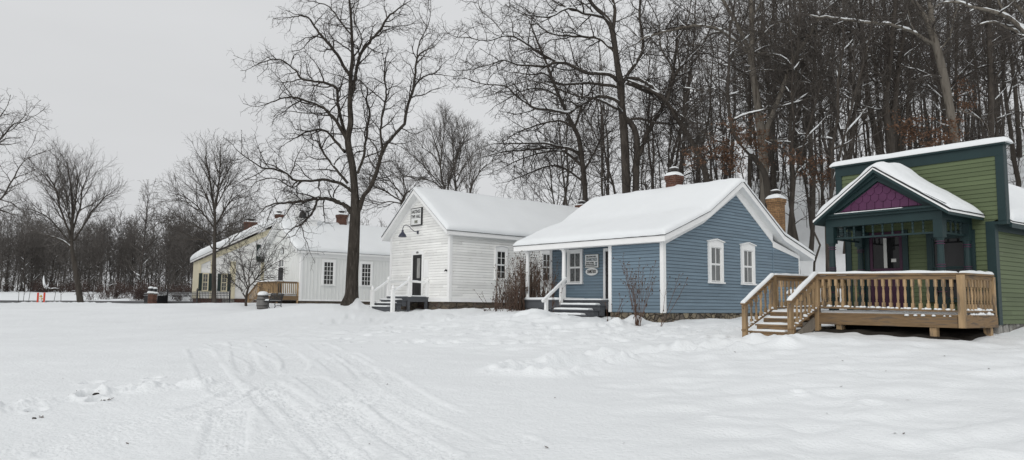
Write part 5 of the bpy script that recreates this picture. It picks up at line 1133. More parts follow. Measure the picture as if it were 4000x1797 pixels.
# trees on the slope behind the houses
PB = [None, None, (.36, 2.4, 35, 70, .15, 7, .2, .03, .018), (.24, 1.0, 35, 72, .12, 5, .25, .02, .010), (.17, .45, 35, 72, .15, 3, .28, .01, .007)]
zB, zC, zD = (1750, 0, .6742), (2500, 0, .6221), (3200, 0, .6221)
traced('oak_tree', 'largest dark spreading tree with a twin trunk behind the blue house roof', 11, 44.0, zB, [
  [(1035, 1330, 27), (1035, 1180, 25), (1030, 1000, 25), (1025, 850, 25), (1015, 700, 24), (1005, 600, 21), (1000, 490, 24), (985, 400, 18), (968, 280, 17), (950, 170, 17), (915, 100, 14), (850, 40, 11), (800, -30, 9), (740, -120, 6)],
  [(1085, 1330, 20), (1085, 1180, 19), (1090, 1000, 20), (1097, 850, 19), (1085, 765, 18), (1058, 712, 17), (1020, 680, 16)],
  [.2, (1108, 900, 15), (1150, 780, 13.5), (1190, 710, 12), (1240, 620, 11), (1280, 520, 10), (1302, 430, 9), (1320, 300, 7), (1330, 150, 5)],
  [-.35, (982, 470, 11), (940, 435, 10), (870, 425, 10), (800, 424, 9.5), (740, 395, 9), (690, 370, 8.5), (622, 364, 8), (560, 385, 7), (480, 380, 6), (400, 374, 5), (330, 350, 4), (250, 372, 3), (150, 400, 2)],
  [.3, (990, 505, 10), (900, 490, 8.5), (800, 482, 8), (700, 490, 7), (620, 480, 6), (560, 425, 5), (470, 432, 4), (370, 420, 2)],
  [-.2, (1005, 610, 11), (960, 575, 10), (870, 558, 9.5), (800, 590, 9), (740, 628, 8.5), (690, 656, 8), (600, 637, 7.5), (510, 630, 7), (455, 597, 6), (400, 560, 5), (330, 500, 4), (220, 490, 3), (120, 460, 2)],
  [.4, (965, 300, 9), (885, 230, 7.5), (800, 215, 7), (700, 210, 6), (620, 200, 5.5), (540, 160, 4.5), (470, 100, 3), (380, 60, 2)],
  [-.4, (940, 150, 9), (900, 102, 8), (800, 80, 7), (700, 50, 6), (600, 95, 5), (500, 95, 4), (430, 70, 2)], [.1, (955, 180, 11), (966, 60, 10), (950, -40, 8)],
  [-.5, (690, 370, 7), (560, 330, 6), (480, 270, 5.5), (400, 222, 5), (330, 210, 4), (230, 236, 3), (130, 220, 2.5), (45, 215, 1.8)],
  [.25, (1012, 480, 11), (1050, 420, 10), (1112, 330, 9.5), (1130, 250, 9), (1110, 100, 7), (1115, -10, 6)],
  [-.3, (1035, 450, 10), (1100, 458, 9.5), (1180, 500, 9), (1230, 550, 8.5), (1262, 590, 8)], [.3, (1035, 480, 11), (1130, 520, 10.5), (1220, 568, 10), (1290, 630, 9), (1335, 700, 8)],
  [-.6, (1005, 640, 8), (930, 605, 7), (860, 575, 6), (760, 560, 5), (650, 520, 4), (500, 470, 3), (350, 500, 2)], [.5, (330, 210, 3), (270, 130, 2.5), (190, 60, 2), (175, 0, 1.5)],
  [-.2, (1060, 690, 8), (1130, 690, 7), (1200, 712, 6.5), (1300, 718, 6)], [.3, (1115, 220, 7), (1200, 190, 6), (1280, 165, 5.5), (1400, 150, 4)]], PB, 'bark_dark', 'twig_dark', .03, snow_k=1.0)
traced('maple_tree', 'dark bare tree with sweeping low branches rising behind the hall roof', 12, 52.0, zB, [
  [(797, 1330, 17), (795, 1180, 16), (790, 1050, 15.5), (776, 930, 15), (757, 800, 13.5), (725, 730, 12.5), (700, 680, 11.5), (650, 570, 9.5), (610, 470, 8.5), (560, 340, 7), (510, 220, 5), (470, 120, 3)],
  [-.3, (770, 900, 9), (700, 860, 8), (620, 855, 7), (520, 860, 6), (420, 872, 5), (330, 878, 4), (230, 902, 2)], [.3, (766, 950, 9), (690, 890, 8), (640, 872, 7), (540, 885, 5), (430, 920, 4), (300, 980, 2)],
  [-.4, (755, 880, 7), (650, 850, 6), (540, 830, 5), (400, 832, 4), (280, 832, 2)], [.3, (720, 730, 8), (640, 700, 6), (540, 720, 5), (420, 760, 4), (320, 820, 2)], [-.3, (640, 560, 6), (560, 520, 5), (450, 520, 4), (300, 600, 2)],
  [.2, (780, 1000, 7), (850, 880, 5), (900, 760, 4), (920, 620, 2)], [.4, (790, 1060, 7), (700, 990, 6), (600, 960, 5), (480, 1000, 4), (350, 1050, 2)], [-.3, (735, 745, 7), (770, 620, 6), (780, 480, 4), (760, 330, 2)]], PB, 'bark_dark', 'twig_dark', .03, snow_k=.9)
traced('maple_tree', 'pale grey forked tree with furrowed bark rising over the blue house ridge', 13, 41.0, zC, [
  [(785, 1330, 30), (782, 1180, 28), (775, 1000, 28), (762, 850, 28), (745, 700, 25), (725, 560, 23), (702, 420, 21), (697, 340, 20), (704, 250, 18), (700, 120, 16), (694, 0, 15), (690, -120, 12)],
  [.15, (690, 330, 14), (668, 285, 14), (622, 180, 13), (570, 90, 12), (515, -10, 10), (470, -90, 8)],
  [-.1, (788, 900, 19), (800, 800, 18), (832, 715, 16), (870, 620, 15.5), (910, 520, 15.5), (942, 420, 14.5), (990, 330, 13), (1050, 240, 12.5), (1130, 110, 11), (1220, 5, 9.5), (1290, -90, 7)],
  [-.3, (735, 880, 6), (800, 880, 5), (870, 880, 4.5), (940, 868, 4), (1010, 842, 2)], [-.3, (945, 865, 3), (980, 905, 2.5), (1040, 918, 1.5)], [.3, (710, 330, 5), (630, 340, 5), (570, 372, 3)],
  [-.2, (670, 330, 11), (600, 262, 10), (520, 200, 9.5), (440, 170, 9), (330, 163, 8.5), (200, 190, 7.5), (60, 225, 6.5), (0, 255, 5)], [.2, (945, 440, 6), (1060, 480, 4.5), (1160, 570, 2.5)], [.3, (735, 335, 4), (860, 330, 3), (980, 335, 2)],
  [-.3, (650, 330, 5), (750, 240, 4), (850, 150, 3), (990, 140, 2)], [.3, (740, 440, 4), (830, 440, 3.5), (930, 430, 2)], [-.2, (700, 120, 6), (760, 20, 5), (820, -60, 4)]], PB, 'bark_pale', 'twig_grey', .025, snow_k=1.15)
traced('oak_tree', 'dark leaning tree with snow in its forks left of the pale forked tree', 14, 43.0, zC, [
  [(440, 1330, 22), (430, 1200, 21), (410, 1085, 20), (370, 970, 18), (300, 850, 16), (230, 740, 14), (150, 620, 11), (60, 565, 9), (0, 535, 8), (-90, 500, 6)],
  [.2, (165, 650, 11), (210, 500, 10), (250, 430, 9), (330, 350, 7.5), (400, 280, 6), (440, 180, 5), (500, 60, 3)], [-.3, (180, 660, 7), (240, 710, 6), (320, 760, 5), (390, 780, 2.5)],
  [.3, (210, 500, 7), (190, 400, 6), (130, 300, 5), (120, 150, 4), (60, 20, 2)], [-.2, (250, 430, 6), (240, 260, 5), (300, 130, 4), (320, 0, 2)]], PB, 'bark_dark', 'twig_dark', .03, snow_k=1.0)
traced('oak_tree', 'crooked tree with a long snowy side branch in front of the pale forked tree', 15, 38.5, zC, [
  [(810, 1330, 22), (790, 1120, 20), (740, 1020, 18.5), (652, 920, 16.5), (592, 840, 13.5), (563, 720, 11), (550, 560, 9.5), (560, 400, 8), (565, 200, 6.5), (590, 50, 5), (600, -80, 3)],
  [-.3, (588, 755, 7), (650, 725, 6), (730, 700, 5.5), (860, 675, 5), (990, 640, 4.5), (1120, 600, 3.5), (1200, 570, 3), (1300, 528, 2)], [.2, (560, 905, 7), (500, 890, 6), (450, 862, 5.5), (390, 830, 4.5), (362, 795, 2.5)],
  [.2, (480, 545, 4), (400, 570, 4), (300, 555, 3.5), (220, 545, 2)], [-.2, (548, 600, 5), (480, 540, 4), (430, 460, 3), (380, 380, 2)], [.3, (562, 400, 5), (600, 300, 4), (690, 220, 3)]], PB, 'bark_grey', 'twig_grey', .025, snow_k=1.3)
traced('maple_tree', 'thick pale leaning tree rising behind the green false front', 16, 33.0, zD, [
  [(885, 1200, 24), (868, 960, 23), (850, 850, 23), (820, 680, 25), (790, 520, 26), (760, 380, 24), (722, 250, 23), (690, 150, 21), (640, 70, 16), (580, -10, 14), (520, -110, 11)],
  [.15, (705, 180, 17), (708, 120, 17), (690, 0, 15), (670, -120, 12)], [-.2, (712, 280, 9), (620, 220, 9), (530, 182, 8.5), (430, 152, 8), (330, 146, 7.5), (200, 125, 7), (40, 110, 5.5), (-60, 95, 3)],
  [.2, (870, 690, 4), (960, 720, 3), (1050, 780, 2), (1070, 860, 1.5)], [-.3, (740, 330, 6), (820, 230, 5), (850, 100, 4), (900, -20, 3)], [.3, (690, 280, 5), (600, 200, 4), (560, 60, 3)]], PB, 'bark_pale', 'twig_grey', .025, snow_k=1.1)
traced('oak_tree', 'dark double trunked tree behind the left half of the green false front', 17, 38.0, zD, [
  [(455, 1250, 28), (450, 1000, 26), (442, 850, 26), (420, 720, 22), (425, 560, 16), (445, 380, 15), (455, 250, 14), (468, 120, 12), (480, -20, 10), (480, -120, 7)],
  [.15, (455, 850, 18), (480, 600, 17), (500, 400, 15.5), (522, 250, 14), (560, 120, 11), (590, 20, 9), (640, -90, 6)], [.3, (500, 420, 7), (600, 430, 5), (700, 480, 4), (740, 500, 2)], [-.3, (430, 600, 7), (380, 480, 6), (320, 330, 5), (260, 250, 2)],
  [-.2, (455, 250, 8), (400, 150, 6), (340, 60, 5), (300, -40, 3)], [.2, (300, 690, 5), (210, 700, 3), (160, 730, 1.5)]], PB, 'bark_dark', 'twig_dark', .025, snow_k=1.0)
traced('oak_tree', 'dark tree leaning left beside the left edge of the green false front', 18, 40.0, zD, [
  [(410, 1250, 21), (385, 1000, 19), (345, 800, 18), (305, 600, 16), (290, 400, 14.5), (275, 250, 13.5), (232, 80, 11), (170, -10, 9), (110, -100, 6)], [.2, (290, 780, 10), (230, 620, 9), (190, 400, 7), (200, 200, 5), (190, 50, 3)],
  [-.2, (280, 260, 8), (210, 200, 7), (130, 165, 6), (20, 150, 5), (-80, 170, 3)], [.2, (240, 110, 7), (220, 40, 5), (240, -60, 3)]], PB, 'bark_dark', 'twig_dark', .025, snow_k=1.1)
traced('maple_tree', 'straight dark tall tree at the right edge behind the false front corner', 19, 41.0, zD, [
  [(1085, 1250, 20), (1080, 960, 19), (1078, 600, 18), (1070, 300, 16), (1066, 100, 15), (1060, -60, 12)], [.2, (1070, 250, 8), (1130, 160, 6), (1220, 200, 5), (1300, 250, 3)], [-.2, (1066, 160, 9), (1020, 60, 7), (990, -40, 5)], [.3, (1078, 560, 6), (1150, 420, 5), (1220, 330, 3)]], PB, 'bark_dark', 'twig_dark', .025)
traced('oak_tree', 'tree outside the right edge whose long snowy limb sweeps over the green shop', 20, 30.0, zD, [
  [(1560, 1400, 30), (1540, 1000, 28), (1500, 650, 24), (1450, 420, 20), (1380, 290, 16), (1286, 195, 14), (1190, 112, 13), (1080, 70, 11.5), (960, 45, 9.5), (880, 15, 8), (780, 18, 6), (720, 50, 3)],
  [.1, (1440, 400, 15), (1290, 240, 9), (1200, 180, 8), (1100, 140, 7), (1010, 150, 4)], [-.1, (1400, 330, 16), (1290, 90, 12), (1180, -20, 9)], [.2, (1180, 105, 7), (1130, 20, 6), (1110, -60, 4)]], PB, 'bark_pale', 'twig_grey', .025, snow_k=1.1)
# trees of the open ground on the left
zL = (0, 350, .7776)
PL = [None, None, (.48, 3.0, 18, 38, .25, 7, .10, .05, .014), (.24, 1.5, 20, 42, .12, 5, .13, .04, .008), (.20, .75, 22, 45, .15, 4, .16, .03, .006)]
def SLIM(f, L): return [[q if isinstance(q, (int, float)) else (q[0], q[1], q[2] * (f if n_ or q[1] < 850 else .85)) for q in l] for n_, l in enumerate(L)]
traced('maple_tree', 'bare vase shaped tree left of the brick gate pillars', 21, 60.0, zL, SLIM(.62, [
  [(405, 1080, 20), (400, 1040, 17), (392, 980, 15), (375, 880, 14), (362, 800, 13), (360, 720, 12), (365, 620, 10), (358, 500, 8), (345, 420, 5), (335, 350, 2.5)],
  [.3, (362, 800, 9), (330, 770, 8), (280, 745, 7), (220, 730, 5), (160, 700, 3)], [-.3, (360, 760, 9), (335, 680, 8), (300, 590, 7), (280, 500, 5), (230, 420, 2.5)], [.2, (362, 720, 8), (400, 600, 7), (410, 520, 5), (440, 430, 2.5)], [-.2, (368, 760, 8), (420, 680, 7), (470, 600, 5), (540, 530, 2.5)],
  [.35, (362, 700, 7), (320, 560, 6), (250, 470, 4), (190, 400, 2)], [-.4, (364, 650, 7), (385, 520, 5), (390, 430, 3)], [.5, (362, 740, 7), (350, 620, 6), (320, 480, 4), (290, 380, 2)], [-.5, (362, 780, 7), (260, 660, 5), (180, 610, 3), (120, 600, 2)]]), PL, 'bark_grey', 'twig_far', .04, snow_k=.7)
traced('maple_tree', 'slender cone shaped bare tree before the yellow house wall', 22, 54.0, zL, SLIM(.66, [
  [(1077, 1085, 15), (1076, 1030, 13), (1075, 900, 12.5), (1078, 760, 12), (1080, 640, 10.5), (1072, 570, 9), (1058, 480, 7), (1045, 400, 5), (1030, 330, 2.5)],
  [.2, (1080, 600, 8), (1095, 510, 7), (1105, 420, 5), (1105, 320, 2.5)], [-.2, (1070, 800, 6), (1040, 765, 5), (980, 745, 4), (920, 720, 2)], [.3, (1075, 790, 6), (1100, 800, 5), (1150, 780, 4), (1190, 730, 2.5)], [-.3, (1078, 700, 6), (1020, 620, 5), (960, 560, 3), (900, 530, 2)], [.4, (1080, 690, 6), (1130, 600, 5), (1180, 540, 2.5)], [-.3, (1076, 640, 5), (1030, 520, 4), (985, 430, 2)], [.3, (1085, 590, 5), (1140, 480, 4), (1160, 400, 2)], [-.5, (1077, 740, 5), (1010, 700, 4), (900, 640, 2)], [.5, (1078, 740, 5), (1150, 690, 4), (1230, 640, 2)]]),
  [None, None, (.26, 2.6, 22, 45, .2, 7, .09, .05, .014), (.22, 1.2, 20, 42, .12, 5, .13, .04, .008), (.2, .6, 22, 46, .15, 3, .16, .03, .0065)], 'bark_grey', 'twig_grey', .05, snow_k=.6)
zS = (920, 820, .3456)
traced('crabapple_tree', 'small dark spreading tree in front of the schoolhouse gable', 23, 46.0, zS, [
  [(118, 1095, 17), (117, 1040, 14), (125, 960, 13), (140, 900, 11), (155, 850, 9), (150, 780, 7), (155, 680, 5), (180, 560, 4), (215, 430, 2)],
  [.3, (120, 1000, 9), (80, 930, 7), (40, 870, 6), (-30, 820, 5), (-110, 760, 3), (-180, 700, 2)], [-.3, (150, 870, 7), (200, 820, 6), (270, 720, 5), (350, 600, 4), (430, 460, 2)], [.3, (145, 880, 7), (220, 800, 6), (300, 710, 5), (420, 620, 4), (560, 540, 2)], [-.2, (140, 880, 6), (110, 780, 6), (90, 680, 5), (60, 560, 4), (40, 440, 2)],
  [.4, (135, 900, 6), (70, 800, 5), (0, 720, 4), (-60, 600, 3), (-90, 500, 2)], [-.4, (155, 780, 5), (210, 680, 4), (250, 560, 3), (330, 420, 2)], [.3, (240, 790, 4), (340, 760, 3), (450, 765, 2)]],
  [None, None, (.18, 1.1, 30, 60, .1, 6, .15, .05, .012), (.15, .55, 30, 60, .1, 4, .18, .03, .008), (.16, .28, 30, 60, .15, 3, .2, .02, .006)], 'bark_dark', 'twig_dark', .02, snow_k=.7)
traced('oak_tree', 'tree outside the left edge with branches reaching into the sky', 24, 50.0, (0, 350, .7776), SLIM(.7, [
  [(-300, 1085, 40), (-300, 900, 34), (-290, 700, 30), (-260, 500, 24), (-230, 300, 18), (-200, 150, 10)], [.1, (-290, 650, 14), (-150, 600, 10), (-60, 590, 7), (0, 605, 6), (48, 622, 3)], [-.2, (-280, 560, 14), (-100, 520, 9), (0, 550, 6), (60, 460, 5), (110, 370, 3), (170, 330, 2)],
  [.2, (-255, 450, 14), (-100, 330, 9), (0, 250, 6), (60, 180, 4.5), (110, 165, 3), (165, 135, 1.8)], [-.1, (-240, 380, 12), (-120, 200, 8), (-20, 160, 5), (30, 90, 2)]]), PB, 'bark_grey', 'twig_grey', .03)
# rounded trees in the gap beyond the hall
zM = (1500, 400, .3458)
PM = [None, None, (.40, 3.0, 16, 38, .2, 7, .10, .05, .020), (.25, 1.5, 18, 40, .12, 5, .13, .04, .012), (.2, .75, 20, 45, .15, 3, .16, .03, .009)]
traced('elm_tree', 'rounded many stemmed bare tree beyond the hall ridge', 25, 78.0, zM, [
  [(690, 1900, 18), (690, 1300, 16), (685, 1000, 13), (650, 850, 11), (635, 700, 9), (610, 560, 8), (570, 440, 6), (540, 330, 3)], [.2, (660, 980, 8), (560, 900, 7), (460, 870, 6), (330, 850, 4), (210, 820, 2.5)], [-.2, (735, 1200, 12), (725, 950, 10), (780, 750, 9), (830, 600, 8), (880, 480, 5), (930, 380, 3)], [.1, (815, 1400, 14), (815, 1000, 11), (790, 720, 9), (780, 560, 7), (770, 400, 5), (760, 290, 2.5)],
  [-.3, (640, 720, 7), (660, 480, 6), (680, 320, 4), (670, 220, 2.5)], [.3, (660, 960, 7), (560, 840, 6), (430, 700, 5), (330, 600, 2.5)], [-.3, (820, 900, 7), (900, 720, 6), (960, 640, 4), (1010, 560, 2.5)], [.2, (630, 700, 6), (540, 580, 5), (450, 520, 3), (400, 440, 2)], [.3, (830, 780, 6), (860, 560, 5), (840, 380, 3), (830, 280, 2)]], PM, 'bark_grey', 'twig_far', .08)
traced('elm_tree', 'smaller forked tree right of the rounded tree beyond the hall ridge', 26, 70.0, zM, [
  [(975, 1900, 14), (975, 1300, 12), (978, 1020, 10), (1000, 920, 8), (1050, 840, 7), (1100, 760, 5), (1160, 700, 3)], [.2, (985, 960, 7), (965, 870, 5), (975, 780, 4), (970, 700, 2)], [-.3, (1020, 890, 5), (1080, 780, 4), (1090, 640, 2.5)], [.3, (980, 1000, 6), (920, 900, 4), (880, 850, 2)]], PM, 'bark_grey', 'twig_far', .08)
traced('elm_tree', 'low dark spreading tree between the big knotted trunk and the hall gable', 27, 62.0, zM, [
  [(180, 1950, 22), (190, 1500, 20), (200, 1200, 16), (230, 1050, 11), (290, 1000, 9)], [.2, (230, 1080, 9), (150, 980, 8), (80, 900, 6), (0, 870, 5), (-120, 830, 2.5)], [-.2, (215, 1120, 10), (100, 1060, 8), (20, 1000, 6), (-100, 960, 3)], [.3, (260, 1020, 7), (220, 850, 6), (330, 840, 5), (460, 860, 3)], [-.2, (210, 1150, 8), (60, 1120, 6), (-60, 1150, 4), (-180, 1120, 2)], [.3, (240, 1040, 7), (200, 900, 5), (100, 800, 4), (40, 760, 2)]], PM, 'bark_dark', 'twig_dark', .06, snow_k=.7)
# ------------------------------------------------------------------ woods: a few kinds of tree, each copied with its parts
def wood_tree(seed, H, r0, low, lean, prm, bark, twig, snow=False, fork=.5, limbs=0):
    T = Tree(seed); r = T.rng; n = 12; x = y = 0.0; P = []; R = []; dx, dy = r.gauss(0, lean), r.gauss(0, lean)
    for i in range(n + 1):
        f = i / n; P.append((x, y, H * f - .6)); R.append(max(r0 * (1.25 if i == 0 else 1) * (1 - f) ** .8, .02)); x += dx * H / n + r.gauss(0, .034 * H / 4); y += dy * H / n + r.gauss(0, .012 * H / 4); dx *= .93; dy *= .93
    T.add(P, R, 0)
    if r.random() < fork:
        i = r.randint(4, 7); a = r.uniform(0, 6.28); d = (math.cos(a) * .32, math.sin(a) * .32, .9); q = T.wander(P[i], d, H * (1 - i / n) * .95, 8, .06, .05); rr = [max(R[i] * .75 * (1 - k / 8) ** .8, .02) for k in range(9)]; T.add(q, rr, 1); T.kids(q, rr, 2, [None, None, prm[2][:4] + (.15,) + prm[2][5:]] + list(prm[3:]))
    for _ in range(limbs):
        i = r.randint(4, 9); a = r.uniform(0, 6.28); e = RAD(r.uniform(35, 68)); d = (math.cos(a) * math.sin(e), math.sin(a) * math.sin(e), math.cos(e)); q = T.wander(P[i], d, H * r.uniform(.2, .34), 9, .16, .03); rr = [max(R[i] * .55 * (1 - k / 9) ** .8, .02) for k in range(10)]; T.add(q, rr, 1); T.kids(q, rr, 2, [None, None, prm[2][:4] + (.15,) + prm[2][5:]] + list(prm[3:]))
    T.kids(P, R, 2, [None, None, prm[2][:4] + (low,) + prm[2][5:]] + list(prm[3:]))
    return T
def wood_proto(name, T, bark, twig, snow_r=None):
    root = empty(name, (0, 0, 0))
    T.mesh('trunk', (0, 1), bark, 7, root); T.mesh('crown', (2, 3, 4), twig, 3, root, False)
    if snow_r: T.snow(root, (1, 2), snow_r, .7, .8, 1.1)
    return root
FT_ = [None, None, (.60, 2.9, 30, 66, .3, 7, .2, .04, .017), (.50, 1.3, 32, 68, .15, 5, .26, .03, .011), (.60, .6, 30, 65, .3, 3, .26, .02, .008)]
LT_ = [None, None, (.30, 2.4, 30, 62, .15, 5, .15, .04, .024), (.34, 1.1, 30, 64, .15, 4, .2, .03, .017), (.55, .5, 30, 60, .2, 2, .2, .02, .014)]
frng = random.Random(77)
hill = [wood_proto('slope_tree', wood_tree(100 + i, H, r0, low, .10, FT_, '', '', fork=.6, limbs=(3, 5, 4, 6, 2, 7, 2)[i]), bk, tw, .024) for i, (H, r0, low, bk, tw) in enumerate([
    (22, .15, .30, 'bark_dark', 'twig_grey'), (24, .19, .36, 'bark_grey', 'twig_dark'), (19, .11, .25, 'bark_dark', 'twig_grey'), (21, .13, .36, 'bark_grey', 'twig_grey'), (17, .085, .2, 'bark_dark', 'twig_dark'), (25, .23, .4, 'bark_dark', 'twig_dark'), (14, .06, .15, 'bark_grey', 'twig_grey')])]
used = set()
def place(protos, i, x, y, sc, label, group, z=None):
    o = protos[i]
    if id(o) in used: o = copy_tree(o)
    else: used.add(id(o))
    o.location = (x, y, gz(x, y) - .1 if z is None else z); o.rotation_euler = (frng.gauss(0, .025), frng.gauss(0, .025), frng.uniform(0, 6.28)); o.scale = (sc, sc, sc * frng.uniform(.92, 1.1))
    tag(o, label, 'tree', group); return o
spots = []; tries = 0
while len(spots) < 130 and tries < 9000:
    tries += 1; px = frng.uniform(1950, 4250); Y = 43 + 46 * frng.random() ** .9
    if px < 2550 and (Y < 60 or frng.random() > .20 + (px - 1950) / 600 * .7): continue
    if 3060 < px < 3330 and Y < 50 and frng.random() < .75: continue
    x = (px - 2000) / F * Y
    if any((x - a) ** 2 + (Y - b) ** 2 < 2.2 for a, b in spots): continue
    spots.append((x, Y))
for x, y in spots: place(hill, frng.choice([0, 0, 1, 2, 2, 3, 3, 4, 4, 5, 6]), x, y, frng.uniform(.8, 1.15), 'slender bare tree standing in the wooded snowy slope behind the houses', 'trees of the wooded slope')
for px, Y, i in ((3115, 36, 2), (3165, 40, 3), (3212, 33, 2), (3305, 38, 0), (3075, 39, 3), (3255, 43, 4), (3140, 45, 6), (3190, 47, 4), (3235, 37, 6), (3280, 48, 2), (3095, 47, 0)): x = (px - 2000) / F * Y; place(hill, i, x, Y, 1.0, 'slender bare tree standing in the wooded snowy slope behind the houses', 'trees of the wooded slope')
# the farther trees over the crest read as one mass
def mass(name, label, seed, n, pos, H0_, H1_, r0, prm, twig):
    br = []; r = random.Random(seed)
    for k in range(n):
        x, y = pos(r); T = wood_tree(seed * 50 + k, r.uniform(H0_, H1_), r0 * r.uniform(.6, 1.3), .25, .04, prm, '', ''); z = bz(x, y)
        br += [([(a + x, b + y, c + z) for a, b, c in p], rr) for p, rr, l in T.b]
    o = link(name, tube_mesh(name, br, 3, twig, False)); tag(o, label, kind='stuff')
MS = [None, None, (.8, 2.4, 28, 60, .25, 5, .13, .05, .03), (.6, 1.0, 30, 60, .15, 3, .18, .03, .022)]
mass('distant_woods', 'grey mass of far bare trees over the crest of the slope', 31, 42, lambda r: (lambda p, Y: ((p - 2000) / F * Y, Y))(r.uniform(2450, 4400), r.uniform(88, 125)), 15, 22, .17, MS, 'twig_grey')
ML = [None, None, (.36, 2.2, 28, 58, .1, 5, .12, .05, .035), (.36, 1.0, 30, 60, .15, 3, .17, .03, .026)]
mass('far_treeline', 'grey brown mass of far bare woods beyond the snowy field', 32, 230, lambda r: (lambda p, Y: ((p - 2000) / F * Y, Y))(r.uniform(-250, 1700), r.uniform(128, 175)), 11, 15.5, .13, ML, 'twig_far')
def ug_pos(r):
    while True:
        p, Y = r.uniform(2150, 4300), r.uniform(47, 88)
        if (3040 < p < 3340 and Y < 62 and r.random() < .5) or (p < 2500 and r.random() < .5): continue
        return (p - 2000) / F * Y, Y
MU = [None, None, (.34, 1.3, 25, 65, .06, 5, .22, .03, .010), (.34, .6, 30, 65, .15, 3, .25, .02, .008)]
mass('undergrowth', 'tangle of thin bare saplings and brush under the trees of the slope', 33, 380, ug_pos, 2.5, 7, .035, MU, 'twig_dark')
left = [wood_proto('forest_tree', wood_tree(200 + i, H, r0, low, .05, LT_, '', '', fork=.8, limbs=(2, 3, 1, 0, 2)[i]), bk, tw, .028) for i, (H, r0, low, bk, tw) in enumerate([(12.5, .10, .08, 'bark_far', 'twig_far'), (13, .13, .12, 'bark_far', 'twig_far'), (11, .08, .06, 'bark_far', 'twig_far'), (9.5, .06, .05, 'bark_far', 'twig_far'), (11.5, .11, .1, 'bark_far', 'twig_far')])]
spots = []; tries = 0
while len(spots) < 128 and tries < 5000:
    tries += 1; px = frng.uniform(-200, 1020); Y = frng.uniform(104, 134); x = (px - 2000) / F * Y
    if any((x - a) ** 2 + (Y - b) ** 2 < 1.6 for a, b in spots): continue
    spots.append((x, Y))
for x, y in spots: place(left, frng.randrange(5), x, y, frng.triangular(.55, 1.18, .9), 'bare tree at the edge of the woods beyond the snowy field and road', 'trees of the far left woods')
# saplings that kept their rust brown leaves
def leafy(label, px, pyt, Y, spans, seed):
    T = Tree(seed); r = T.rng; x = (px - 2000) / F * Y; g = gz(x, Y); top = at(px, pyt, Y)[2] - g
    P = [(r.gauss(0, .05) * i, r.gauss(0, .05) * i, top * i / 8) for i in range(9)]; T.add(P, [.05 * (1 - i / 9) + .012 for i in range(9)], 0); lf = []
    for (pxe, pye) in spans:
        e = at(pxe, pye, Y + r.uniform(-.5, .5)); e = (e[0] - x, e[1] - Y, e[2] - g); h = max(.5, min(top * .95, e[2] - abs(e[0]) * .25)); i = min(7, int(h / top * 8)); s0 = tuple(P[i][j] + (P[i + 1][j] - P[i][j]) * (h / top * 8 - i) for j in range(3))
        q = [tuple(s0[j] + (e[j] - s0[j]) * k / 6 + (r.gauss(0, .05) if 0 < k < 6 else 0) for j in range(3)) for k in range(7)]; rr = [.03 - .004 * k for k in range(7)]; T.add(q, rr, 1)
        b0 = len(T.b); T.kids(q, rr, 2, [None, None, (.16, .8, 30, 65, .3, 4, .2, 0, .008), (.2, .35, 30, 60, .2, 3, .2, 0, .006)])
        for p_, _, l in T.b[b0:]:
            for c in p_[1:]:
                for _k in range(3 if l == 3 else 1):
                    lf.append(c)
    root = empty('leafy_sapling', (x, Y, g)); tag(root, label, 'tree'); T.mesh('trunk', (0, 1), 'bark_grey', 6, root); T.mesh('twigs', (2, 3), 'twig_dark', 3, root, False)
    mb = MB()
    for c in lf:
        a = Vector((r.gauss(0, 1), r.gauss(0, 1), r.gauss(0, 1))).normalized(); b = a.cross(Vector((r.gauss(0, 1), r.gauss(0, 1), r.gauss(0, 1)))).normalized(); s = r.uniform(.045, .085); c = Vector(c) + Vector((r.gauss(0, .12), r.gauss(0, .12), r.gauss(0, .05)))
        mb.poly([c - a * s, c + b * s * .5 + a * .2 * s, c + a * s, c - b * s * .5])
    mb.build('leaves', 'leaf_rust', root)
leafy('sapling with rust brown leaves over the left part of the blue house ridge', 2790, 560, 37.5, [(2700, 610), (2740, 595), (2830, 560), (2850, 610), (2780, 590), (2870, 640), (2730, 640), (2890, 600)], 1)
leafy('sapling with rust brown leaves beside the pale forked tree', 2925, 480, 37, [(2850, 500), (2960, 540), (2940, 480), (2890, 560), (2990, 570), (2910, 520), (3000, 600)], 2)
leafy('sapling with rust brown leaves left of the false front', 3185, 620, 35, [(3110, 620), (3150, 640), (3230, 665), (3260, 690), (3205, 640), (3170, 670), (3090, 600)], 3)
leafy('sapling with rust brown leaves just above the false front', 3625, 480, 32, [(3520, 500), (3560, 530), (3640, 500), (3700, 520), (3600, 545), (3730, 490), (3590, 480), (3660, 550), (3490, 480)], 4)
leafy('thin sapling with a few brown leaves high over the false front', 3770, 330, 36, [(3740, 360), (3790, 400), (3730, 430), (3770, 340)], 5)
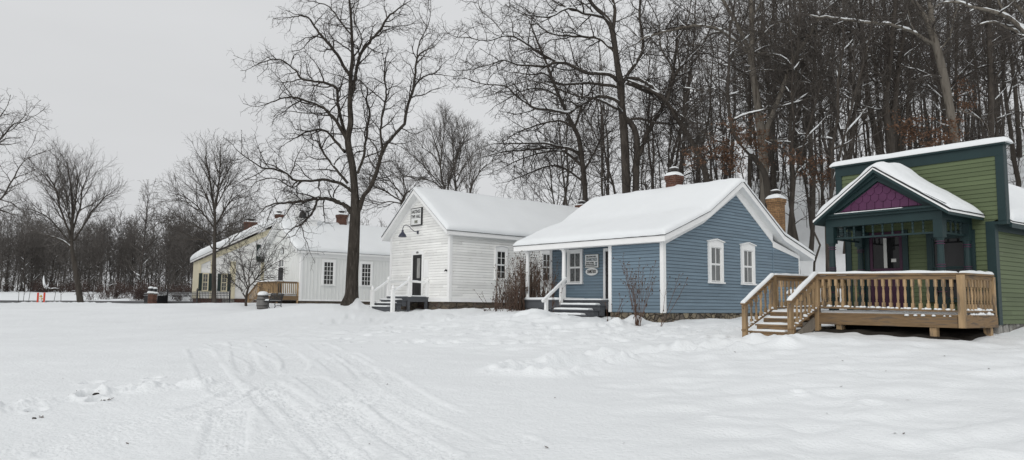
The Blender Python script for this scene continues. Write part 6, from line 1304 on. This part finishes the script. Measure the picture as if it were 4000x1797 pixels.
# ------------------------------------------------------------------ dried plants by the porches
def stalk_plant(seed, n, H0_, H1_, spread, leafy_, mats=('stalk_pale', 'dead_leaf'), name='dried_plant', lean=.06, heads=True, fan=0.0):
    r = random.Random(seed); T = Tree(seed); lv = MB(); hd = MB()
    for k in range(n):
        a = r.uniform(0, 6.28); bx, by = r.uniform(0, spread) * math.cos(a), r.uniform(0, spread) * math.sin(a); H = r.uniform(H0_, H1_); f = fan * ((k + .5) / n * 2 - 1) + r.gauss(0, lean)
        d = (math.sin(f), r.gauss(0, lean), math.cos(f)); P = T.wander((bx, by, -.1), d, H, 7, .035, .01); rr = [.007 * (1 - i / 8) + .003 for i in range(8)]; T.add(P, rr, 0); b0 = len(T.b)
        T.kids(P, rr, 1, [None, (.22, .40, 20, 45, .55, 3, .12, .06, .0035)])
        if heads:
            for p, _, l in [(P, 0, 0)] + T.b[b0:]:
                if r.random() < .8: c = p[-1]; q = r.uniform(.013, .024); hd.lathe((c[0], c[1], c[2] - q), [(.002, 0), (q, q * .6), (q, q * 1.4), (.002, q * 2.1)], 6)
        for _ in range(int(leafy_ * H)):
            t_ = r.uniform(.12, .78) if leafy_ > 3 else r.uniform(.2, .9); i = int(t_ * 7); c = Vector(P[i]).lerp(Vector(P[i + 1]), t_ * 7 - i); a = r.uniform(0, 6.28); o = Vector((math.cos(a), math.sin(a), 0)); L = r.uniform(.07, .17); wd = L * .16; s = o.cross(Vector((0, 0, 1)))
            m1 = c + o * L * .3 - Vector((0, 0, L * .35)); e = c + o * L * .28 - Vector((0, 0, L)); lv.poly([c, m1 + s * wd, e, m1 - s * wd])
    root = empty(name, (0, 0, 0)); T.mesh('stems', (0, 1), mats[0], 4, root, False)
    if lv.v: lv.build('leaves', mats[1], root)
    if hd.v: hd.build('seed_heads', 'dead_leaf', root)
    return root
sp = [stalk_plant(300 + i, n, a, b, .12, lf, mats) for i, (n, a, b, lf, mats) in enumerate([(4, 1.5, 2.0, 12, ('stalk_pale', 'dead_leaf')), (3, 1.9, 2.35, 9, ('stalk', 'dead_leaf')), (5, 1.2, 1.8, 16, ('stalk', 'dead_leaf')), (3, 1.7, 2.2, 14, ('stalk_pale', 'dead_leaf')), (4, .8, 1.3, 18, ('stalk', 'dead_leaf'))])]
for k in range(66):
    px = frng.triangular(1935, 2155, 2075) if k > 12 else frng.uniform(1915, 2150); Y = frng.uniform(30.8, 33.2); x = (px - 2000) / F * Y
    i = frng.choice([0, 1, 2, 3, 4, 4] if px < 2040 else [0, 1, 1, 2, 3, 3]); o = sp[i]
    if id(o) in used: o = copy_tree(o)
    else: used.add(id(o))
    s_ = frng.uniform(.85, 1.18) * (1.0 if px > 2020 else .82); o.location = (x, Y, gz(x, Y)); o.rotation_euler = (0, 0, frng.uniform(0, 6.28)); o.scale = (s_, s_, s_)
    tag(o, 'dried brown flower stalks with dark seed heads in the bed left of the porch steps', 'plant', 'dried stalks of the flower bed')
def put(o, px, Y, rz, label, rx=0): x = (px - 2000) / F * Y; o.location = (x, Y, gz(x, Y)); o.rotation_euler = (rx, 0, rz); tag(o, label, 'plant'); return o
put(stalk_plant(320, 24, 1.5, 2.5, .12, 1.8, ('stalk', 'dead_leaf'), 'dried_shrub', .05, True, .38), 2492, 25.0, RAD(41 + 80), 'tall dried shrub with fanned stems before the right blue wall panel')
put(stalk_plant(321, 5, .6, 1.2, .12, 2.5, ('stalk', 'dead_leaf'), 'dried_plant', .2), 2392, 25.8, 0, 'low dried weed between the porch steps and the blue wall panel')
put(stalk_plant(322, 3, 1.6, 2.3, .05, 1.0, ('stalk', 'dead_leaf'), 'dried_plant', .10, True, .15), 2580, 24.6, RAD(-20), 'thin leaning dried stalk at the corner of the blue house').rotation_euler = (0, .28, 0)
put(stalk_plant(323, 4, .9, 1.5, .15, 5, ('stalk', 'dead_leaf'), 'dried_plant', .1), 2168, 29.3, 0, 'dried stalks against the recessed blue porch wall')
put(stalk_plant(324, 12, .7, 1.3, .35, 3, ('stalk', 'dead_leaf'), 'fallen_stalks', .35, True, .8), 1990, 30.4, 0, 'dried stalks lying flat on the snow before the flower bed', RAD(70))
put(stalk_plant(325, 7, .7, 1.2, .25, 3, ('stalk', 'dead_leaf'), 'fallen_stalks', .35, True, .8), 1925, 31.6, 0, 'few dried stalks lying on the snow left of the flower bed', RAD(68))
# reddish brush along the far road
def brush(seed, n, H):
    T = Tree(seed); r = T.rng
    for k in range(n):
        a = r.uniform(0, 6.28); f = r.uniform(.1, .8); P = T.wander((r.gauss(0, .25), r.gauss(0, .25), -.1), (math.cos(a) * f, math.sin(a) * f, 1), H * r.uniform(.5, 1.1), 5, .12, .0); rr = [.016 - .002 * i for i in range(6)]; T.add(P, rr, 1); T.kids(P, rr, 2, [None, None, (.22, .5, 25, 55, .2, 3, .2, .02, .011)])
    root = empty('brush', (0, 0, 0)); T.mesh('stems', (1, 2), 'twig_red', 3, root, False); T.snow(root, (2,), .008, .25, .7, 2.2); return root
bs = [brush(400 + i, n, h) for i, (n, h) in enumerate([(26, 1.5), (20, 1.1), (34, 1.9)])]
for k in range(90):
    px = frng.uniform(310, 775) if k < 34 else frng.uniform(-60, 800); Y = frng.uniform(76, 100) if k < 34 else frng.uniform(101, 116); x = (px - 2000) / F * Y; o = bs[k % 3]
    if id(o) in used: o = copy_tree(o)
    else: used.add(id(o))
    s_ = frng.uniform(.7, 1.2); o.location = (x, Y, gz(x, Y)); o.rotation_euler = (0, 0, frng.uniform(0, 6.28)); o.scale = (s_,) * 3
    tag(o, 'reddish brown leafless brush with bits of snow beside the far road', 'bush', 'brush along the far road')
for k in range(5):
    px = (85, 105, 125, 222, 250)[k]; Y = 56 + k % 2; x = (px - 2000) / F * Y
    T = Tree(500 + k); P = T.wander((0, 0, -.1), (.05, 0, 1), 1.9 + .3 * (k % 3), 6, .05, .0); rr = [.02 - .002 * i for i in range(7)]; T.add(P, rr, 1); T.kids(P, rr, 2, [None, None, (.3, .6, 25, 50, .3, 3, .15, .03, .008)])
    o = empty('bare_sapling', (x, Y, gz(x, Y))); T.mesh('stem', (1,), 'twig_dark', 5, o); T.mesh('twigs', (2,), 'twig_dark', 3, o, False)
    tag(o, ('thin bare sapling farthest left of the red marker posts', 'second thin bare sapling from the left by the red posts', 'thin bare sapling just left of the red posts', 'thin bare sapling right of the red posts', 'thin bare sapling between the red posts and the vase shaped tree')[k], 'sapling')
for (pxa, pya, pxb, pyb, Y, rad_, lb) in ((180, 1131, 232, 1130, 103, .2, 'thick fallen log with snow beside the broken stump'), (415, 1118, 455, 1108, 101, .06, 'bent snowy branch near the brush')):
    a, b = at(pxa, pya, Y), at(pxb, pyb, Y + 1); o = empty('fallen_log', a); tag(o, lb, 'log'); d = b - a
    mb = MB(); mb.tube([tuple(d * k / 6 + np.array([0, 0, .06 * math.sin(k * 2.1)])) for k in range(7)], [rad_ * (1 - .06 * k) for k in range(7)], 8); mb.build('bark', 'bark_dark', o)
    mb = MB(); mb.tube([tuple(d * k / 6 + np.array([0, 0, .06 * math.sin(k * 2.1) + rad_ * .6])) for k in range(7)], [rad_ * .75 * (1 - .06 * k) for k in range(7)], 8); mb.build('snow', 'snow', o, True)
p = at(178, 1132, 102); o = empty('broken_stump', p); tag(o, 'broken snow plastered stump with a tall splinter at the woods edge', 'stump')
MB().tube([(0, 0, -.4), (0, 0, .3), (-.1, 0, .8)], [.32, .27, .2], 8).build('trunk', 'bark_dark', o); mb = MB(); mb.tube([(.1, -.2, .3), (-.1, -.25, .8), (-.25, -.2, 1.4), (-.26, -.2, 1.9)], [.2, .16, .11, .03], 7); mb.tube([(.15, -.3, .2), (.5, -.3, .7)], [.2, .08], 6); mb.build('snow', 'snow', o, True)
# dirt showing at the ploughed bank, and wind blown bits on the snow
def clod(px, py, n, r_, seed, label):
    r = random.Random(seed); c = on_ground(px, py); o = empty('dirt_clod', (c[0], c[1], gz(c[0], c[1]))); tag(o, label, 'dirt'); mb = MB(); gr = MB()
    for _ in range(n):
        a, b, q = r.gauss(0, r_ * .8), r.gauss(0, r_ * .5), r_ * r.uniform(.3, .7); z = gz(c[0] + a, c[1] + b) - o.location.z; mb.lathe((a, b, z - q * .3), [(q, 0), (q * 1.1, q * .3), (q * .7, q * .7), (.003, q * .8)], 7, r.random())
    for _ in range(n * 5):
        a, b = r.gauss(0, r_), r.gauss(0, r_ * .6); z = gz(c[0] + a, c[1] + b) - o.location.z; e = Vector((r.gauss(0, .03), r.gauss(0, .03), r.uniform(.005, .03))); gr.bar((a, b, z), Vector((a, b, z)) + e, .005, .004)
    mb.build('soil', 'soil', o); gr.build('dead_grass', 'dead_leaf', o)
clod(358, 1553, 7, .075, 1, 'dark earth and dead grass showing in the snow bank'); clod(380, 1572, 6, .055, 2, 'smaller dark earth patch just below the first in the snow bank'); clod(415, 1570, 2, .03, 3, 'tiny clod of earth right of the two dirt patches'); clod(138, 1608, 3, .045, 4, 'dirty hollow with earth at the left of the snow bank'); clod(150, 1632, 2, .04, 5, 'thin smear of earth below the left hollow')
mb = MB(); r = random.Random(8)
for _ in range(55):
    px, py = r.uniform(0, 3900), 1215 + 560 * r.random() ** 1.6; c = on_ground(px, py); z = gz(c[0], c[1]); a = r.uniform(0, 6.28); s = r.uniform(.012, .035); u = Vector((math.cos(a), math.sin(a), r.uniform(-.1, .3))); v_ = Vector((-math.sin(a), math.cos(a), r.uniform(-.2, .3))) * .5; c = Vector((c[0], c[1], z + .012))
    mb.poly([c - u * s, c + v_ * s, c + u * s, c - v_ * s])
o = mb.build('leaf_litter', 'dead_leaf'); tag(o, 'tiny dark bits of leaf scattered over the snow', kind='stuff')
